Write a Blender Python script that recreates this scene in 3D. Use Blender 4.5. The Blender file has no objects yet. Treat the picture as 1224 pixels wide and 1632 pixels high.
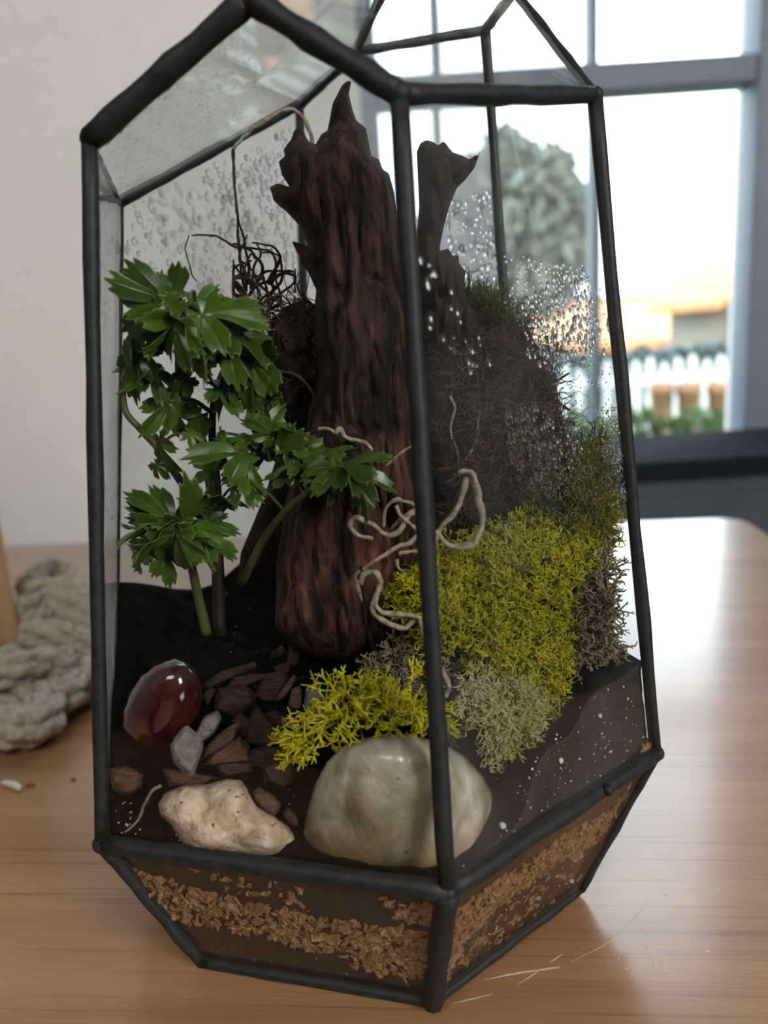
import bpy, bmesh, math, random
import numpy as np
from mathutils import Vector, Matrix

# ------------------------------------------------------------------ camera, world, lights, exposure
SC = bpy.context.scene
COL = SC.collection
SC.view_settings.view_transform = 'Standard'
SC.view_settings.look = 'None'
SC.view_settings.gamma = 1
SC.view_settings.use_curve_mapping = False
SC.view_settings.exposure = 0.12
SC.cycles.use_denoising = True
SC.cycles.transparent_max_bounces = 40
SC.cycles.max_bounces = 14
SC.cycles.caustics_reflective = False
SC.cycles.sample_clamp_indirect = 6.0

FPX, CX, CY = 1226.0, 612.0, 816.0
CAM = np.array([0, 0, .215])
PITCH, ROLL = math.radians(13), math.radians(3.7)
FWD = np.array([0, math.cos(PITCH), -math.sin(PITCH)])
_r = np.array([1., 0, 0]); _u = np.cross(_r, FWD)
RC = math.cos(ROLL) * _r - math.sin(ROLL) * _u
UC = math.sin(ROLL) * _r + math.cos(ROLL) * _u
RM = np.stack([RC, UC, -FWD], 1)

cd = bpy.data.cameras.new('camera')
cam = bpy.data.objects.new('camera', cd); COL.objects.link(cam)
cam.matrix_world = Matrix([[*RM[i], CAM[i]] for i in range(3)] + [[0, 0, 0, 1]])
cd.sensor_fit = 'VERTICAL'; cd.sensor_height = 36.0; cd.sensor_width = 27.0
cd.lens = FPX / 1632 * 36.0
cd.clip_start = .01; cd.clip_end = 200
cd.dof.use_dof = True
cd.dof.focus_distance = .262
cd.dof.aperture_fstop = cd.lens / 3.6
SC.camera = cam

w = bpy.data.worlds.new('sky'); SC.world = w; w.use_nodes = True
bg = w.node_tree.nodes['Background']
bg.inputs['Color'].default_value = (.84, .93, 1, 1); bg.inputs['Strength'].default_value = 5.0

def lamp(name, kind, loc, target, energy, color, size=(1, 1)):
    d = bpy.data.lights.new(name, kind); d.energy = energy; d.color = color
    o = bpy.data.objects.new(name, d); COL.objects.link(o)
    o.location = loc
    o.rotation_euler = (Vector(target) - Vector(loc)).to_track_quat('-Z', 'Y').to_euler()
    if kind == 'AREA':
        d.shape = 'RECTANGLE'; d.size, d.size_y = size
    return o
sun = lamp('low_sun', 'SUN', (-3, -8, 6), (0, 6, 2.6), 5.5, (1, .62, .30))
sun.data.angle = .02
lamp('front_fill_light', 'AREA', (1.95, -1.8, 1.15), (-.1, .5, .1), 66, (1, .97, .93), (.9, 1.1))  # added fill lamp behind the camera, no window is built there
lamp('top_fill_light', 'AREA', (-.45, -.9, 1.72), (-.25, .5, 0), 24, (1, .97, .92), (1.1, 1.0))  # soft overhead fill added out of view to light the front

# ------------------------------------------------------------------ pixel -> place helpers
def ray(x, y):
    return RM @ np.array([(x - CX) / FPX, -(y - CY) / FPX, -1.0])
def at(x, y, Y):
    d = ray(x, y); return CAM + d * (Y / d[1])
def atd(x, y, dist):
    d = ray(x, y); return CAM + d * (dist / math.hypot(d[0], d[1]))
def onz(x, y, z):
    d = ray(x, y); return CAM + d * ((z - CAM[2]) / d[2])
def rays(XY):
    XY = np.asarray(XY, float)
    d = np.stack([(XY[:, 0] - CX) / FPX, -(XY[:, 1] - CY) / FPX, -np.ones(len(XY))], 1)
    return d @ RM.T

# ------------------------------------------------------------------ noise
def vnoise(P, seed=0):
    P = np.asarray(P, float); i = np.floor(P).astype(np.int64); f = P - i; f = f * f * (3 - 2 * f)
    def h(a, b, c):
        n = (a * 374761393 + b * 668265263 + c * 2147483647 + seed * 1274126177) & 0xffffffff
        n = ((n ^ (n >> 13)) * 1274126177) & 0xffffffff
        return ((n ^ (n >> 16)) & 0xffff) / 65535.0
    r = 0
    for dx in (0, 1):
        for dy in (0, 1):
            for dz in (0, 1):
                wgt = (f[:, 0] if dx else 1 - f[:, 0]) * (f[:, 1] if dy else 1 - f[:, 1]) * (f[:, 2] if dz else 1 - f[:, 2])
                r = r + wgt * h(i[:, 0] + dx, i[:, 1] + dy, i[:, 2] + dz)
    return r * 2 - 1
def fbm(P, seed=0, oct=4):
    P = np.asarray(P, float); r = 0; a = 1
    for k in range(oct):
        r = r + a * vnoise(P * 2 ** k + 17.3 * k, seed + k); a *= .5
    return r

# ------------------------------------------------------------------ materials
def newmat(name):
    m = bpy.data.materials.new(name); m.use_nodes = True
    nt = m.node_tree; nt.nodes.clear()
    out = nt.nodes.new('ShaderNodeOutputMaterial')
    return m, nt, out
def ramp(nt, fac, stops):
    r = nt.nodes.new('ShaderNodeValToRGB'); e = r.color_ramp.elements
    while len(e) < len(stops): e.new(.5)
    for k, (p, c) in enumerate(stops):
        e[k].position = p; e[k].color = (*c, 1) if len(c) == 3 else c
    nt.links.new(fac, r.inputs[0]); return r.outputs[0]
def tex(nt, kind, scale, stretch=(1, 1, 1), detail=6, rough=.6, dist=0, coord='Object', rot=(0, 0, 0)):
    tc = nt.nodes.new('ShaderNodeTexCoord'); mp = nt.nodes.new('ShaderNodeMapping')
    mp.inputs['Scale'].default_value = stretch; mp.inputs['Rotation'].default_value = rot
    nt.links.new(tc.outputs[coord], mp.inputs[0])
    t = nt.nodes.new(kind)
    t.inputs['Scale'].default_value = scale
    if kind == 'ShaderNodeTexNoise':
        t.inputs['Detail'].default_value = detail; t.inputs['Roughness'].default_value = rough
        t.inputs['Distortion'].default_value = dist
    nt.links.new(mp.outputs[0], t.inputs['Vector'])
    return t
def mixc(nt, fac, a, b, mode='MIX'):
    m = nt.nodes.new('ShaderNodeMixRGB'); m.blend_type = mode
    for s, v in zip(m.inputs, (fac, a, b)):
        if hasattr(v, 'is_linked'): nt.links.new(v, s)
        elif isinstance(v, (int, float)): s.default_value = v
        else: s.default_value = (*v, 1)
    return m.outputs[0]
def math_(nt, op, a, b=0.0, clamp=False):
    m = nt.nodes.new('ShaderNodeMath'); m.operation = op; m.use_clamp = clamp
    for s, v in zip(m.inputs, (a, b)):
        if hasattr(v, 'is_linked'): nt.links.new(v, s)
        else: s.default_value = v
    return m.outputs[0]
def pbsdf(nt, col, rough=.5, spec=.5, metal=0, **kw):
    p = nt.nodes.new('ShaderNodeBsdfPrincipled')
    def setv(n, v):
        if hasattr(v, 'is_linked'): nt.links.new(v, p.inputs[n])
        elif n == 'Base Color' or n.endswith('Radius') or n.endswith('Tint'): p.inputs[n].default_value = v if n.endswith('Radius') else (*v, 1)
        else: p.inputs[n].default_value = v
    setv('Base Color', col); setv('Roughness', rough); setv('Specular IOR Level', spec); setv('Metallic', metal)
    for k, v in kw.items(): setv(k.replace('_', ' '), v)
    return p
def bump(nt, p, h, strength=.5, dist=.001):
    b = nt.nodes.new('ShaderNodeBump'); b.inputs['Strength'].default_value = strength; b.inputs['Distance'].default_value = dist
    nt.links.new(h, b.inputs['Height']); nt.links.new(b.outputs[0], p.inputs['Normal'])
def simple(name, stops, scale=60, stretch=(1, 1, 1), rough=.6, spec=.4, bs=.4, bd=.0008, detail=6, dist=0, **kw):
    m, nt, out = newmat(name)
    t = tex(nt, 'ShaderNodeTexNoise', scale, stretch, detail=detail, dist=dist)
    p = pbsdf(nt, ramp(nt, t.outputs[0], stops), rough, spec, **kw)
    if bs: bump(nt, p, t.outputs[0], bs, bd)
    nt.links.new(p.outputs[0], out.inputs[0]); return m

MAT = {}
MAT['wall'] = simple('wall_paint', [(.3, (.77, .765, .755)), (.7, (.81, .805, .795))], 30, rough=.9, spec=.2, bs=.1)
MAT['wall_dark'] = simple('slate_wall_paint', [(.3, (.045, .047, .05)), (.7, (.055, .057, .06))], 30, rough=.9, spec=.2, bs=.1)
MAT['trim'] = simple('shaded_white_trim', [(.3, (.19, .23, .29)), (.7, (.22, .26, .32))], 12, rough=.55, bs=.05)  # blue-grey shade of backlit white trim put into its colour
MAT['ceiling'] = simple('ceiling_paint', [(.3, (.24, .22, .20)), (.7, (.28, .26, .23))], 8, rough=.9, bs=.05)
MAT['floor'] = simple('floor_boards', [(.3, (.025, .016, .010)), (.7, (.04, .025, .015))], 6, (1, 8, 1), rough=.5, bs=.1)
MAT['frame'] = simple('blackened_solder', [(.3, (.008, .009, .010)), (.75, (.024, .027, .029))], 260, rough=.55, spec=.32, bs=.35, bd=.0006)
def bark_mat():
    m, nt, out = newmat('red_brown_bark')
    t = tex(nt, 'ShaderNodeTexNoise', 110, (2, 2, .4), detail=9, dist=.6); b = tex(nt, 'ShaderNodeTexNoise', 22, (1.2, 1.2, .6), detail=3)
    c = ramp(nt, t.outputs[0], [(.36, (.004, .003, .0025)), (.46, (.030, .015, .011)), (.56, (.100, .046, .032)), (.72, (.20, .096, .066)), (.9, (.26, .14, .10))])
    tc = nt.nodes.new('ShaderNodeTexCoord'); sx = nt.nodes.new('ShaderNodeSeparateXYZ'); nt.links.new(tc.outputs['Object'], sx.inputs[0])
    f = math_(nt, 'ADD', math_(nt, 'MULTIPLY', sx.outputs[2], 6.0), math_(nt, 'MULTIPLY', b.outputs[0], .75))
    c = mixc(nt, 1, c, ramp(nt, f, [(.70, (1, 1, 1)), (1.12, (.36, .37, .40))]), 'MULTIPLY')       # backlit dimness of the upper slab put into the colour
    c = mixc(nt, 1, c, ramp(nt, b.outputs[0], [(.35, (.45, .42, .42)), (.58, (1.5, 1.35, 1.28))]), 'MULTIPLY')
    p = pbsdf(nt, c, .78, .3); bump(nt, p, t.outputs[0], .9, .003); nt.links.new(p.outputs[0], out.inputs[0]); return m
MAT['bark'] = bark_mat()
MAT['bark_dark'] = simple('dark_bark', [(.3, (.008, .006, .005)), (.6, (.04, .026, .018)), (.85, (.08, .05, .035))],
                          150, (2.0, 2.0, .4), rough=.85, spec=.3, bs=.9, bd=.003, detail=9, dist=.5)
MAT['soil'] = simple('black_potting_soil', [(.4, (.002, .0018, .0016)), (.7, (.007, .0055, .005)), (.82, (.022, .017, .016))], 260, rough=.85, spec=.08, bs=.6, bd=.002)
MAT['sprig_stem'] = simple('dark_brown_stem', [(.3, (.012, .010, .008)), (.7, (.045, .035, .020))], 120, (1, 1, .3), rough=.6)
MAT['green_stem'] = simple('green_brown_stem', [(.3, (.045, .05, .018)), (.7, (.10, .115, .035))], 120, (1, 1, .3), rough=.5)
MAT['root'] = simple('dry_pale_root', [(.3, (.13, .095, .065)), (.55, (.34, .28, .21)), (.8, (.52, .46, .37))], 420, rough=.85, spec=.2, bs=.8, bd=.0006)
MAT['root_dark'] = simple('dark_rootlet', [(.3, (.02, .015, .012)), (.7, (.075, .055, .042))], 300, rough=.8, spec=.3)
MAT['chip_a'] = simple('brown_bark_chip', [(.3, (.036, .018, .013)), (.55, (.13, .068, .047)), (.8, (.23, .135, .096))], 330, (1, 1, 3), rough=.75, spec=.35, bs=.7, bd=.0015)
MAT['chip_b'] = simple('dark_bark_chip', [(.3, (.012, .007, .006)), (.6, (.060, .027, .018)), (.85, (.115, .055, .037))], 300, (1, 1, 3), rough=.7, spec=.4, bs=.7, bd=.0015)
MAT['chip_g'] = simple('grey_bark_chip', [(.3, (.10, .08, .075)), (.6, (.25, .205, .19)), (.85, (.36, .31, .29))], 350, rough=.85, bs=.8, bd=.0015)
MAT['flake'] = simple('golden_bark_flake', [(.25, (.10, .045, .018)), (.5, (.25, .135, .06)), (.8, (.44, .27, .13))], 500, rough=.6, spec=.4, bs=.5)
MAT['perlite'] = simple('perlite_grain', [(.3, (.45, .43, .40)), (.7, (.7, .68, .64))], 300, rough=.8)
MAT['rope'] = simple('beige_jute_rope', [(.25, (.30, .26, .20)), (.5, (.56, .51, .43)), (.8, (.78, .73, .64))], 330, (1, 1, 1), rough=.95, spec=.1, bs=1, bd=.002)
MAT['block'] = simple('pale_wood', [(.3, (.52, .33, .15)), (.55, (.68, .47, .25)), (.8, (.76, .57, .34))], 14, (3, 3, .5), rough=.6, bs=.15, dist=1)
MAT['crumb'] = simple('white_crumb', [(.3, (.7, .68, .66)), (.7, (.85, .84, .82))], 300, rough=.8)
MAT['crumb_brown'] = simple('brown_crumb', [(.3, (.25, .12, .05)), (.7, (.36, .19, .09))], 300, rough=.8)
MAT['sideboard'] = simple('dark_blue_grey_paint', [(.3, (.075, .085, .10)), (.7, (.095, .105, .125))], 8, rough=.9, spec=.08, bs=.05)
MAT['top_darkened'] = simple('darkened_top', [(.3, (.012, .014, .018)), (.7, (.018, .020, .025))], 8, rough=.9, spec=.05, bs=.05)  # sideboard top coloured darker than its front to offset the sky light
MAT['picket'] = simple('white_fence_paint', [(.3, (.70, .70, .70)), (.7, (.78, .78, .78))], 3, rough=.7, bs=0)
MAT['hedge'] = simple('garden_leaf_green', [(.3, (.035, .075, .02)), (.7, (.10, .17, .05))], 9, rough=.6, bs=0)
MAT['tree_leaf'] = simple('tree_leaf_grey_green', [(.3, (.09, .12, .12)), (.7, (.16, .20, .19))], 2, rough=.6, bs=0)
MAT['tree_bark'] = simple('tree_trunk_bark', [(.3, (.06, .045, .035)), (.7, (.13, .10, .08))], 6, (1, 1, .2), rough=.9, bs=.3)
MAT['tile'] = simple('terracotta_roof', [(.3, (.55, .27, .13)), (.7, (.68, .38, .2))], 3, rough=.8, bs=0)
MAT['house'] = simple('cream_house_wall', [(.3, (.62, .50, .36)), (.7, (.68, .56, .42))], 2, rough=.8, bs=0)
MAT['house_grey'] = simple('grey_shed_wall', [(.3, (.22, .22, .21)), (.7, (.28, .28, .26))], 2, rough=.8, bs=0)
MAT['lawn'] = simple('lawn_grass', [(.3, (.06, .10, .03)), (.7, (.11, .16, .05))], 5, rough=.9, bs=0)
MAT['pot'] = simple('terracotta_pot', [(.3, (.30, .16, .09)), (.7, (.38, .21, .12))], 6, rough=.8, bs=0)

def wood_mat():
    m, nt, out = newmat('honey_pine')
    n1 = tex(nt, 'ShaderNodeTexNoise', 3.0, (.5, 9, 9), detail=4, dist=.4)
    n2 = tex(nt, 'ShaderNodeTexNoise', 26.0, (.16, 10, 10), detail=6, rough=.65)
    n3 = tex(nt, 'ShaderNodeTexNoise', 200.0, (.06, 5, 5), detail=3)
    c1 = ramp(nt, n1.outputs[0], [(.3, (.30, .150, .066)), (.5, (.385, .212, .102)), (.72, (.46, .27, .14))])
    c2 = ramp(nt, n2.outputs[0], [(.34, (.55, .50, .44)), (.46, (.96, .95, .94)), (.8, (1, 1, 1))])
    c = mixc(nt, .85, c1, c2, 'MULTIPLY')
    c3 = ramp(nt, n3.outputs[0], [(.3, (.86, .84, .82)), (.55, (1, 1, 1))])
    c = mixc(nt, .7, c, c3, 'MULTIPLY')
    rr = math_(nt, 'ADD', math_(nt, 'MULTIPLY', n3.outputs[0], .16), .27)
    p = pbsdf(nt, c, rr, .5, Coat_Weight=1.0, Coat_Roughness=.16)
    bump(nt, p, n3.outputs[0], .12, .0006)
    nt.links.new(p.outputs[0], out.inputs[0]); return m
MAT['wood'] = wood_mat()
MAT['scratch'] = simple('pale_scratch', [(.3, (.62, .50, .38)), (.7, (.70, .58, .46))], 200, rough=.6, bs=0)

def leaf_mat():
    m, nt, out = newmat('glossy_green_leaf')
    a = nt.nodes.new('ShaderNodeAttribute'); a.attribute_name = 'edge'
    oi = nt.nodes.new('ShaderNodeObjectInfo')
    t = tex(nt, 'ShaderNodeTexNoise', 3, detail=4)
    c = ramp(nt, t.outputs[0], [(.3, (.050, .112, .010)), (.7, (.130, .225, .024))])
    c = mixc(nt, math_(nt, 'MULTIPLY', oi.outputs['Random'], .55), c, (.018, .050, .008))
    c = mixc(nt, a.outputs['Fac'], c, (.26, .36, .10))
    p = pbsdf(nt, c, .27, .55)
    tr = nt.nodes.new('ShaderNodeBsdfTranslucent')
    nt.links.new(mixc(nt, 1, c, (1.0, 1.0, .6), 'MULTIPLY'), tr.inputs[0])
    mx = nt.nodes.new('ShaderNodeMixShader'); mx.inputs[0].default_value = .30
    nt.links.new(p.outputs[0], mx.inputs[1]); nt.links.new(tr.outputs[0], mx.inputs[2])
    nt.links.new(mx.outputs[0], out.inputs[0]); return m
MAT['leaf'] = leaf_mat()

def moss_mat(name, stops, trans=.35):
    m, nt, out = newmat(name)
    a = nt.nodes.new('ShaderNodeAttribute'); a.attribute_name = 'tint'
    c = ramp(nt, a.outputs['Fac'], stops)
    p = pbsdf(nt, c, .75, .25)
    tr = nt.nodes.new('ShaderNodeBsdfTranslucent'); nt.links.new(c, tr.inputs[0])
    mx = nt.nodes.new('ShaderNodeMixShader'); mx.inputs[0].default_value = trans
    nt.links.new(p.outputs[0], mx.inputs[1]); nt.links.new(tr.outputs[0], mx.inputs[2])
    nt.links.new(mx.outputs[0], out.inputs[0]); return m
MAT['moss'] = moss_mat('chartreuse_reindeer_moss', [(0, (.24, .24, .010)), (.5, (.55, .52, .018)), (1, (.74, .69, .05))])
MAT['moss_pale'] = moss_mat('pale_cream_moss', [(0, (.40, .39, .03)), (.5, (.60, .56, .16)), (1, (.78, .71, .46))])
MAT['moss_brown'] = moss_mat('grey_brown_moss', [(0, (.10, .075, .045)), (.5, (.30, .235, .15)), (1, (.52, .45, .30))])
MAT['moss_root'] = moss_mat('brown_fibre', [(0, (.05, .031, .018)), (.6, (.19, .115, .07)), (1, (.38, .235, .145))])
MAT['moss_green'] = moss_mat('green_feather_moss', [(0, (.04, .07, .02)), (.5, (.10, .15, .03)), (1, (.34, .32, .04))])
MAT['core_green'] = simple('mossy_core', [(.3, (.022, .024, .004)), (.7, (.07, .07, .010))], 200, rough=.95, spec=.1, bs=1, bd=.002)
MAT['core_brown'] = simple('fibrous_core', [(.3, (.012, .008, .006)), (.6, (.05, .032, .022)), (.85, (.10, .062, .042))], 300, (1.5, 1.5, .7), rough=.95, spec=.15, bs=1, bd=.003, detail=9)
MAT['core_pale'] = simple('pale_core', [(.3, (.07, .06, .03)), (.7, (.16, .14, .08))], 200, rough=.95, spec=.1, bs=1, bd=.002)

def white_stone():
    m, nt, out = newmat('white_stone')
    t = tex(nt, 'ShaderNodeTexNoise', 130, detail=7, dist=.5)
    s = tex(nt, 'ShaderNodeTexNoise', 480, (1, 1, 1.4), detail=3, rough=.5)
    c = ramp(nt, t.outputs[0], [(.3, (.30, .20, .12)), (.5, (.50, .38, .26)), (.70, (.74, .64, .50))])
    k = ramp(nt, s.outputs[0], [(.31, (.06, .035, .022)), (.35, (1, 1, 1))])
    p = pbsdf(nt, mixc(nt, 1, c, k, 'MULTIPLY'), .55, .45)
    bump(nt, p, t.outputs[0], .7, .003); nt.links.new(p.outputs[0], out.inputs[0]); return m
MAT['white_stone'] = white_stone()
def quartz():
    m, nt, out = newmat('grey_quartz')
    t = tex(nt, 'ShaderNodeTexNoise', 40, (1, 1, .8), detail=5, dist=.6)
    s = tex(nt, 'ShaderNodeTexNoise', 30, detail=3, dist=.4)
    g = nt.nodes.new('ShaderNodeTexCoord'); sx = nt.nodes.new('ShaderNodeSeparateXYZ'); nt.links.new(g.outputs['Object'], sx.inputs[0])
    c = ramp(nt, t.outputs[0], [(.34, (.19, .16, .085)), (.46, (.30, .27, .19)), (.55, (.46, .43, .36)), (.68, (.80, .75, .66))])
    f = math_(nt, 'ADD', math_(nt, 'MULTIPLY', sx.outputs[2], -24.0), math_(nt, 'ADD', s.outputs[0], .38))
    rust = ramp(nt, f, [(.0, (0, 0, 0)), (.7, (1, 1, 1))])
    c = mixc(nt, math_(nt, 'MULTIPLY', rust, .85), c, (.42, .22, .08))
    v = tex(nt, 'ShaderNodeTexNoise', 30, (1, 1, 1.2), detail=2, dist=1.5)
    line = ramp(nt, math_(nt, 'ABSOLUTE', math_(nt, 'SUBTRACT', v.outputs[0], .5)), [(.0, (1, 1, 1)), (.012, (0, 0, 0))])
    c = mixc(nt, math_(nt, 'MULTIPLY', line, .3), c, (.50, .37, .16))
    k = tex(nt, 'ShaderNodeTexNoise', 420, detail=2)
    c = mixc(nt, 1, c, ramp(nt, k.outputs[0], [(.22, (.1, .07, .05)), (.27, (1, 1, 1))]), 'MULTIPLY')
    p = pbsdf(nt, c, .25, .55, Subsurface_Weight=.08, Subsurface_Radius=(.006, .005, .0035), Subsurface_Scale=1.0)
    bump(nt, p, t.outputs[0], .35, .003); nt.links.new(p.outputs[0], out.inputs[0]); return m
MAT['quartz'] = quartz()
def red_stone():
    m, nt, out = newmat('red_brown_agate')
    t = tex(nt, 'ShaderNodeTexNoise', 95, (1, 1, 1), detail=5, dist=1.0)
    c = ramp(nt, t.outputs[0], [(.3, (.012, .005, .005)), (.5, (.045, .008, .006)), (.62, (.075, .016, .009)), (.75, (.09, .034, .018))])
    g = tex(nt, 'ShaderNodeTexNoise', 55, detail=2, dist=.5)
    c = mixc(nt, ramp(nt, g.outputs[0], [(.5, (0, 0, 0)), (.56, (.75, .75, .75))]), c, (.05, .03, .029))
    p = pbsdf(nt, c, .10, .6, Coat_Weight=.6, Coat_Roughness=.05)
    bump(nt, p, t.outputs[0], .06, .002); nt.links.new(p.outputs[0], out.inputs[0]); return m
MAT['red_stone'] = red_stone()

def glass_mat(name, fog=0.0, fscale=14, lo=.45, hi=.62, fogcol=(.86, .90, .95), tint=(.975, .985, .985), base=0.0):
    """clear thin pane; fog is breath-like condensation that scatters a little light"""
    m, nt, out = newmat(name)
    tr = nt.nodes.new('ShaderNodeBsdfTransparent'); tr.inputs[0].default_value = (*tint, 1)
    gl = nt.nodes.new('ShaderNodeBsdfGlossy'); gl.inputs['Roughness'].default_value = .02
    ge = nt.nodes.new('ShaderNodeNewGeometry'); vm = nt.nodes.new('ShaderNodeVectorMath'); vm.operation = 'DOT_PRODUCT'
    nt.links.new(ge.outputs['Normal'], vm.inputs[0]); nt.links.new(ge.outputs['Incoming'], vm.inputs[1])
    cs_ = math_(nt, 'ABSOLUTE', vm.outputs['Value'])                # Schlick reflectance of one glass face, same from both sides
    frs = math_(nt, 'ADD', math_(nt, 'MULTIPLY', math_(nt, 'POWER', math_(nt, 'SUBTRACT', 1.0, cs_), 5.0), .96), .03)
    mx = nt.nodes.new('ShaderNodeMixShader')
    nt.links.new(frs, mx.inputs[0]); nt.links.new(tr.outputs[0], mx.inputs[1]); nt.links.new(gl.outputs[0], mx.inputs[2])
    last = mx.outputs[0]
    if fog > 0:
        df = nt.nodes.new('ShaderNodeBsdfDiffuse'); df.inputs[0].default_value = (*fogcol, 1)
        tl = nt.nodes.new('ShaderNodeBsdfTranslucent'); tl.inputs[0].default_value = (*fogcol, 1)
        m2 = nt.nodes.new('ShaderNodeMixShader'); m2.inputs[0].default_value = .6
        nt.links.new(df.outputs[0], m2.inputs[1]); nt.links.new(tl.outputs[0], m2.inputs[2])
        t = tex(nt, 'ShaderNodeTexNoise', fscale, detail=3, dist=.3)
        f = ramp(nt, t.outputs[0], [(lo, (base, base, base)), (hi, (fog, fog, fog))])
        m3 = nt.nodes.new('ShaderNodeMixShader')
        nt.links.new(f, m3.inputs[0]); nt.links.new(last, m3.inputs[1]); nt.links.new(m2.outputs[0], m3.inputs[2])
        last = m3.outputs[0]
    nt.links.new(last, out.inputs[0]); return m
MAT['glass'] = glass_mat('clear_glass')
MAT['glass_right'] = glass_mat('misted_glass', fog=.06, fscale=11, lo=.44, hi=.72, base=.006)
MAT['glass_back'] = glass_mat('misted_back_glass', fog=.34, fscale=12, lo=.35, hi=.62, base=.05)
MAT['glass_roof'] = glass_mat('misted_roof_glass', fog=.14, fscale=10, lo=.4, hi=.65, base=.05)
def water_mat(clear=.12):
    m, nt, out = newmat('water_drop')
    g = nt.nodes.new('ShaderNodeBsdfGlass'); g.inputs['IOR'].default_value = 1.33; g.inputs['Roughness'].default_value = .0
    t = nt.nodes.new('ShaderNodeBsdfTransparent'); mx = nt.nodes.new('ShaderNodeMixShader'); mx.inputs[0].default_value = clear
    nt.links.new(g.outputs[0], mx.inputs[1]); nt.links.new(t.outputs[0], mx.inputs[2])
    nt.links.new(mx.outputs[0], out.inputs[0]); return m
MAT['water'] = water_mat(); MAT['water_thin'] = water_mat(.5)

# ------------------------------------------------------------------ object helpers
ORIGIN = {}
def mesh(name, V, F, mat, smooth=True, attr=None, mats=None, mi=None):
    me = bpy.data.meshes.new(name)
    if isinstance(F, np.ndarray): F = F.tolist()
    me.from_pydata(np.asarray(V, float).tolist(), [], F)
    for m in (mats or [mat]): me.materials.append(m)
    if mi is not None: me.polygons.foreach_set('material_index', np.asarray(mi, np.int32))
    if smooth: me.polygons.foreach_set('use_smooth', np.ones(len(me.polygons), bool))
    if attr:
        for k, v in attr.items():
            a = me.attributes.new(k, 'FLOAT', 'POINT'); a.data.foreach_set('value', np.asarray(v, np.float32))
    me.update(); return me
def tag(o, label=None, cat=None, group=None, kind=None):
    if label: o['label'] = label
    if cat: o['category'] = cat
    if group: o['group'] = group
    if kind: o['kind'] = kind
    return o
def empty(name, loc, label, cat, group=None):
    o = bpy.data.objects.new(name, None); COL.objects.link(o); o.location = loc; o.empty_display_size = .02
    ORIGIN[o] = np.array(loc, float); return tag(o, label, cat, group)
def obj(name, V, F, mat, parent=None, loc=None, **kw):
    """links one mesh object; V in world metres"""
    V = np.asarray(V, float)
    if parent is not None: org = ORIGIN[parent]
    elif loc is not None: org = np.asarray(loc, float)
    else: org = np.array([V[:, 0].mean(), V[:, 1].mean(), V[:, 2].min()])
    me = mesh(name, V - org, F, mat, **kw)
    o = bpy.data.objects.new(name, me); COL.objects.link(o)
    if parent is not None: o.parent = parent
    else: o.location = org
    ORIGIN[o] = org; return o
def struct(name, V, F, mat, **kw):
    return tag(obj(name, V, F, mat, smooth=False, **kw), kind='structure')
def box(x0, x1, y0, y1, z0, z1):
    V = [(x, y, z) for z in (z0, z1) for y in (y0, y1) for x in (x0, x1)]
    F = [(0, 2, 3, 1), (4, 5, 7, 6), (0, 1, 5, 4), (1, 3, 7, 5), (3, 2, 6, 7), (2, 0, 4, 6)]
    return V, F
def join(parts):
    V, F, n = [], [], 0
    for v, f in parts:
        V.extend([tuple(p) for p in v]); F.extend([tuple(i + n for i in q) for q in f]); n += len(v)
    return V, F
def bevel_box(x0, x1, y0, y1, z0, z1, b=.004, seg=2):
    bm = bmesh.new()
    V, F = box(x0, x1, y0, y1, z0, z1)
    vs = [bm.verts.new(v) for v in V]
    for f in F: bm.faces.new([vs[i] for i in f])
    bmesh.ops.bevel(bm, geom=bm.edges[:], offset=b, segments=seg, profile=.6, affect='EDGES')
    bm.verts.index_update()
    r = [v.co[:] for v in bm.verts], [[v.index for v in f.verts] for f in bm.faces]; bm.free(); return r
def smooth_path(P, n=6):
    P = np.asarray(P, float); Q = np.vstack([2 * P[0] - P[1], P, 2 * P[-1] - P[-2]]); out = []
    for i in range(1, len(Q) - 2):
        a, b, c, d = Q[i - 1:i + 3]
        for k in range(n):
            t = k / n
            out.append(.5 * ((2 * b) + (-a + c) * t + (2 * a - 5 * b + 4 * c - d) * t * t + (-a + 3 * b - 3 * c + d) * t ** 3))
    out.append(P[-1]); return np.array(out)
def tube(P, r, sides=8, cap=True, rough=0, seed=1, lobes=0, twist=0, flat=1.0):
    P = np.asarray(P, float); n = len(P)
    r = np.full(n, r) if np.isscalar(r) else np.interp(np.linspace(0, 1, n), np.linspace(0, 1, len(r)), r)
    T = np.gradient(P, axis=0); T /= np.linalg.norm(T, axis=1)[:, None] + 1e-12
    ref = np.array([0, 0, 1.]) if abs(T[0][2]) < .9 else np.array([1., 0, 0])
    N = np.cross(T[0], ref); N /= np.linalg.norm(N); V = []; s = 0
    for i in range(n):
        N = N - T[i] * N.dot(T[i]); N /= np.linalg.norm(N); B = np.cross(T[i], N)
        if i: s += np.linalg.norm(P[i] - P[i - 1])
        a = np.arange(sides) * 2 * math.pi / sides
        rr = r[i] * (1 + (.22 * np.cos(lobes * (a + twist * s)) if lobes else 0))
        if np.isscalar(rr): rr = np.full(sides, rr)
        V.append(P[i] + np.outer(np.cos(a) * rr, N) + np.outer(np.sin(a) * rr * flat, B))
    V = np.vstack(V)
    if rough:
        c = np.repeat(P, sides, 0); V = c + (V - c) * (1 + rough * fbm(V / (r.mean() * 3), seed, 3))[:, None]
    F = [(i * sides + k, i * sides + (k + 1) % sides, (i + 1) * sides + (k + 1) % sides, (i + 1) * sides + k) for i in range(n - 1) for k in range(sides)]
    if cap: F += [tuple(range(sides))[::-1], tuple((n - 1) * sides + k for k in range(sides))]
    return V, F
def px_path(pts, Y):
    """pts of (x, y) or (x, y, Y)"""
    return np.array([at(p[0], p[1], p[2] if len(p) > 2 else Y) for p in pts])

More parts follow.
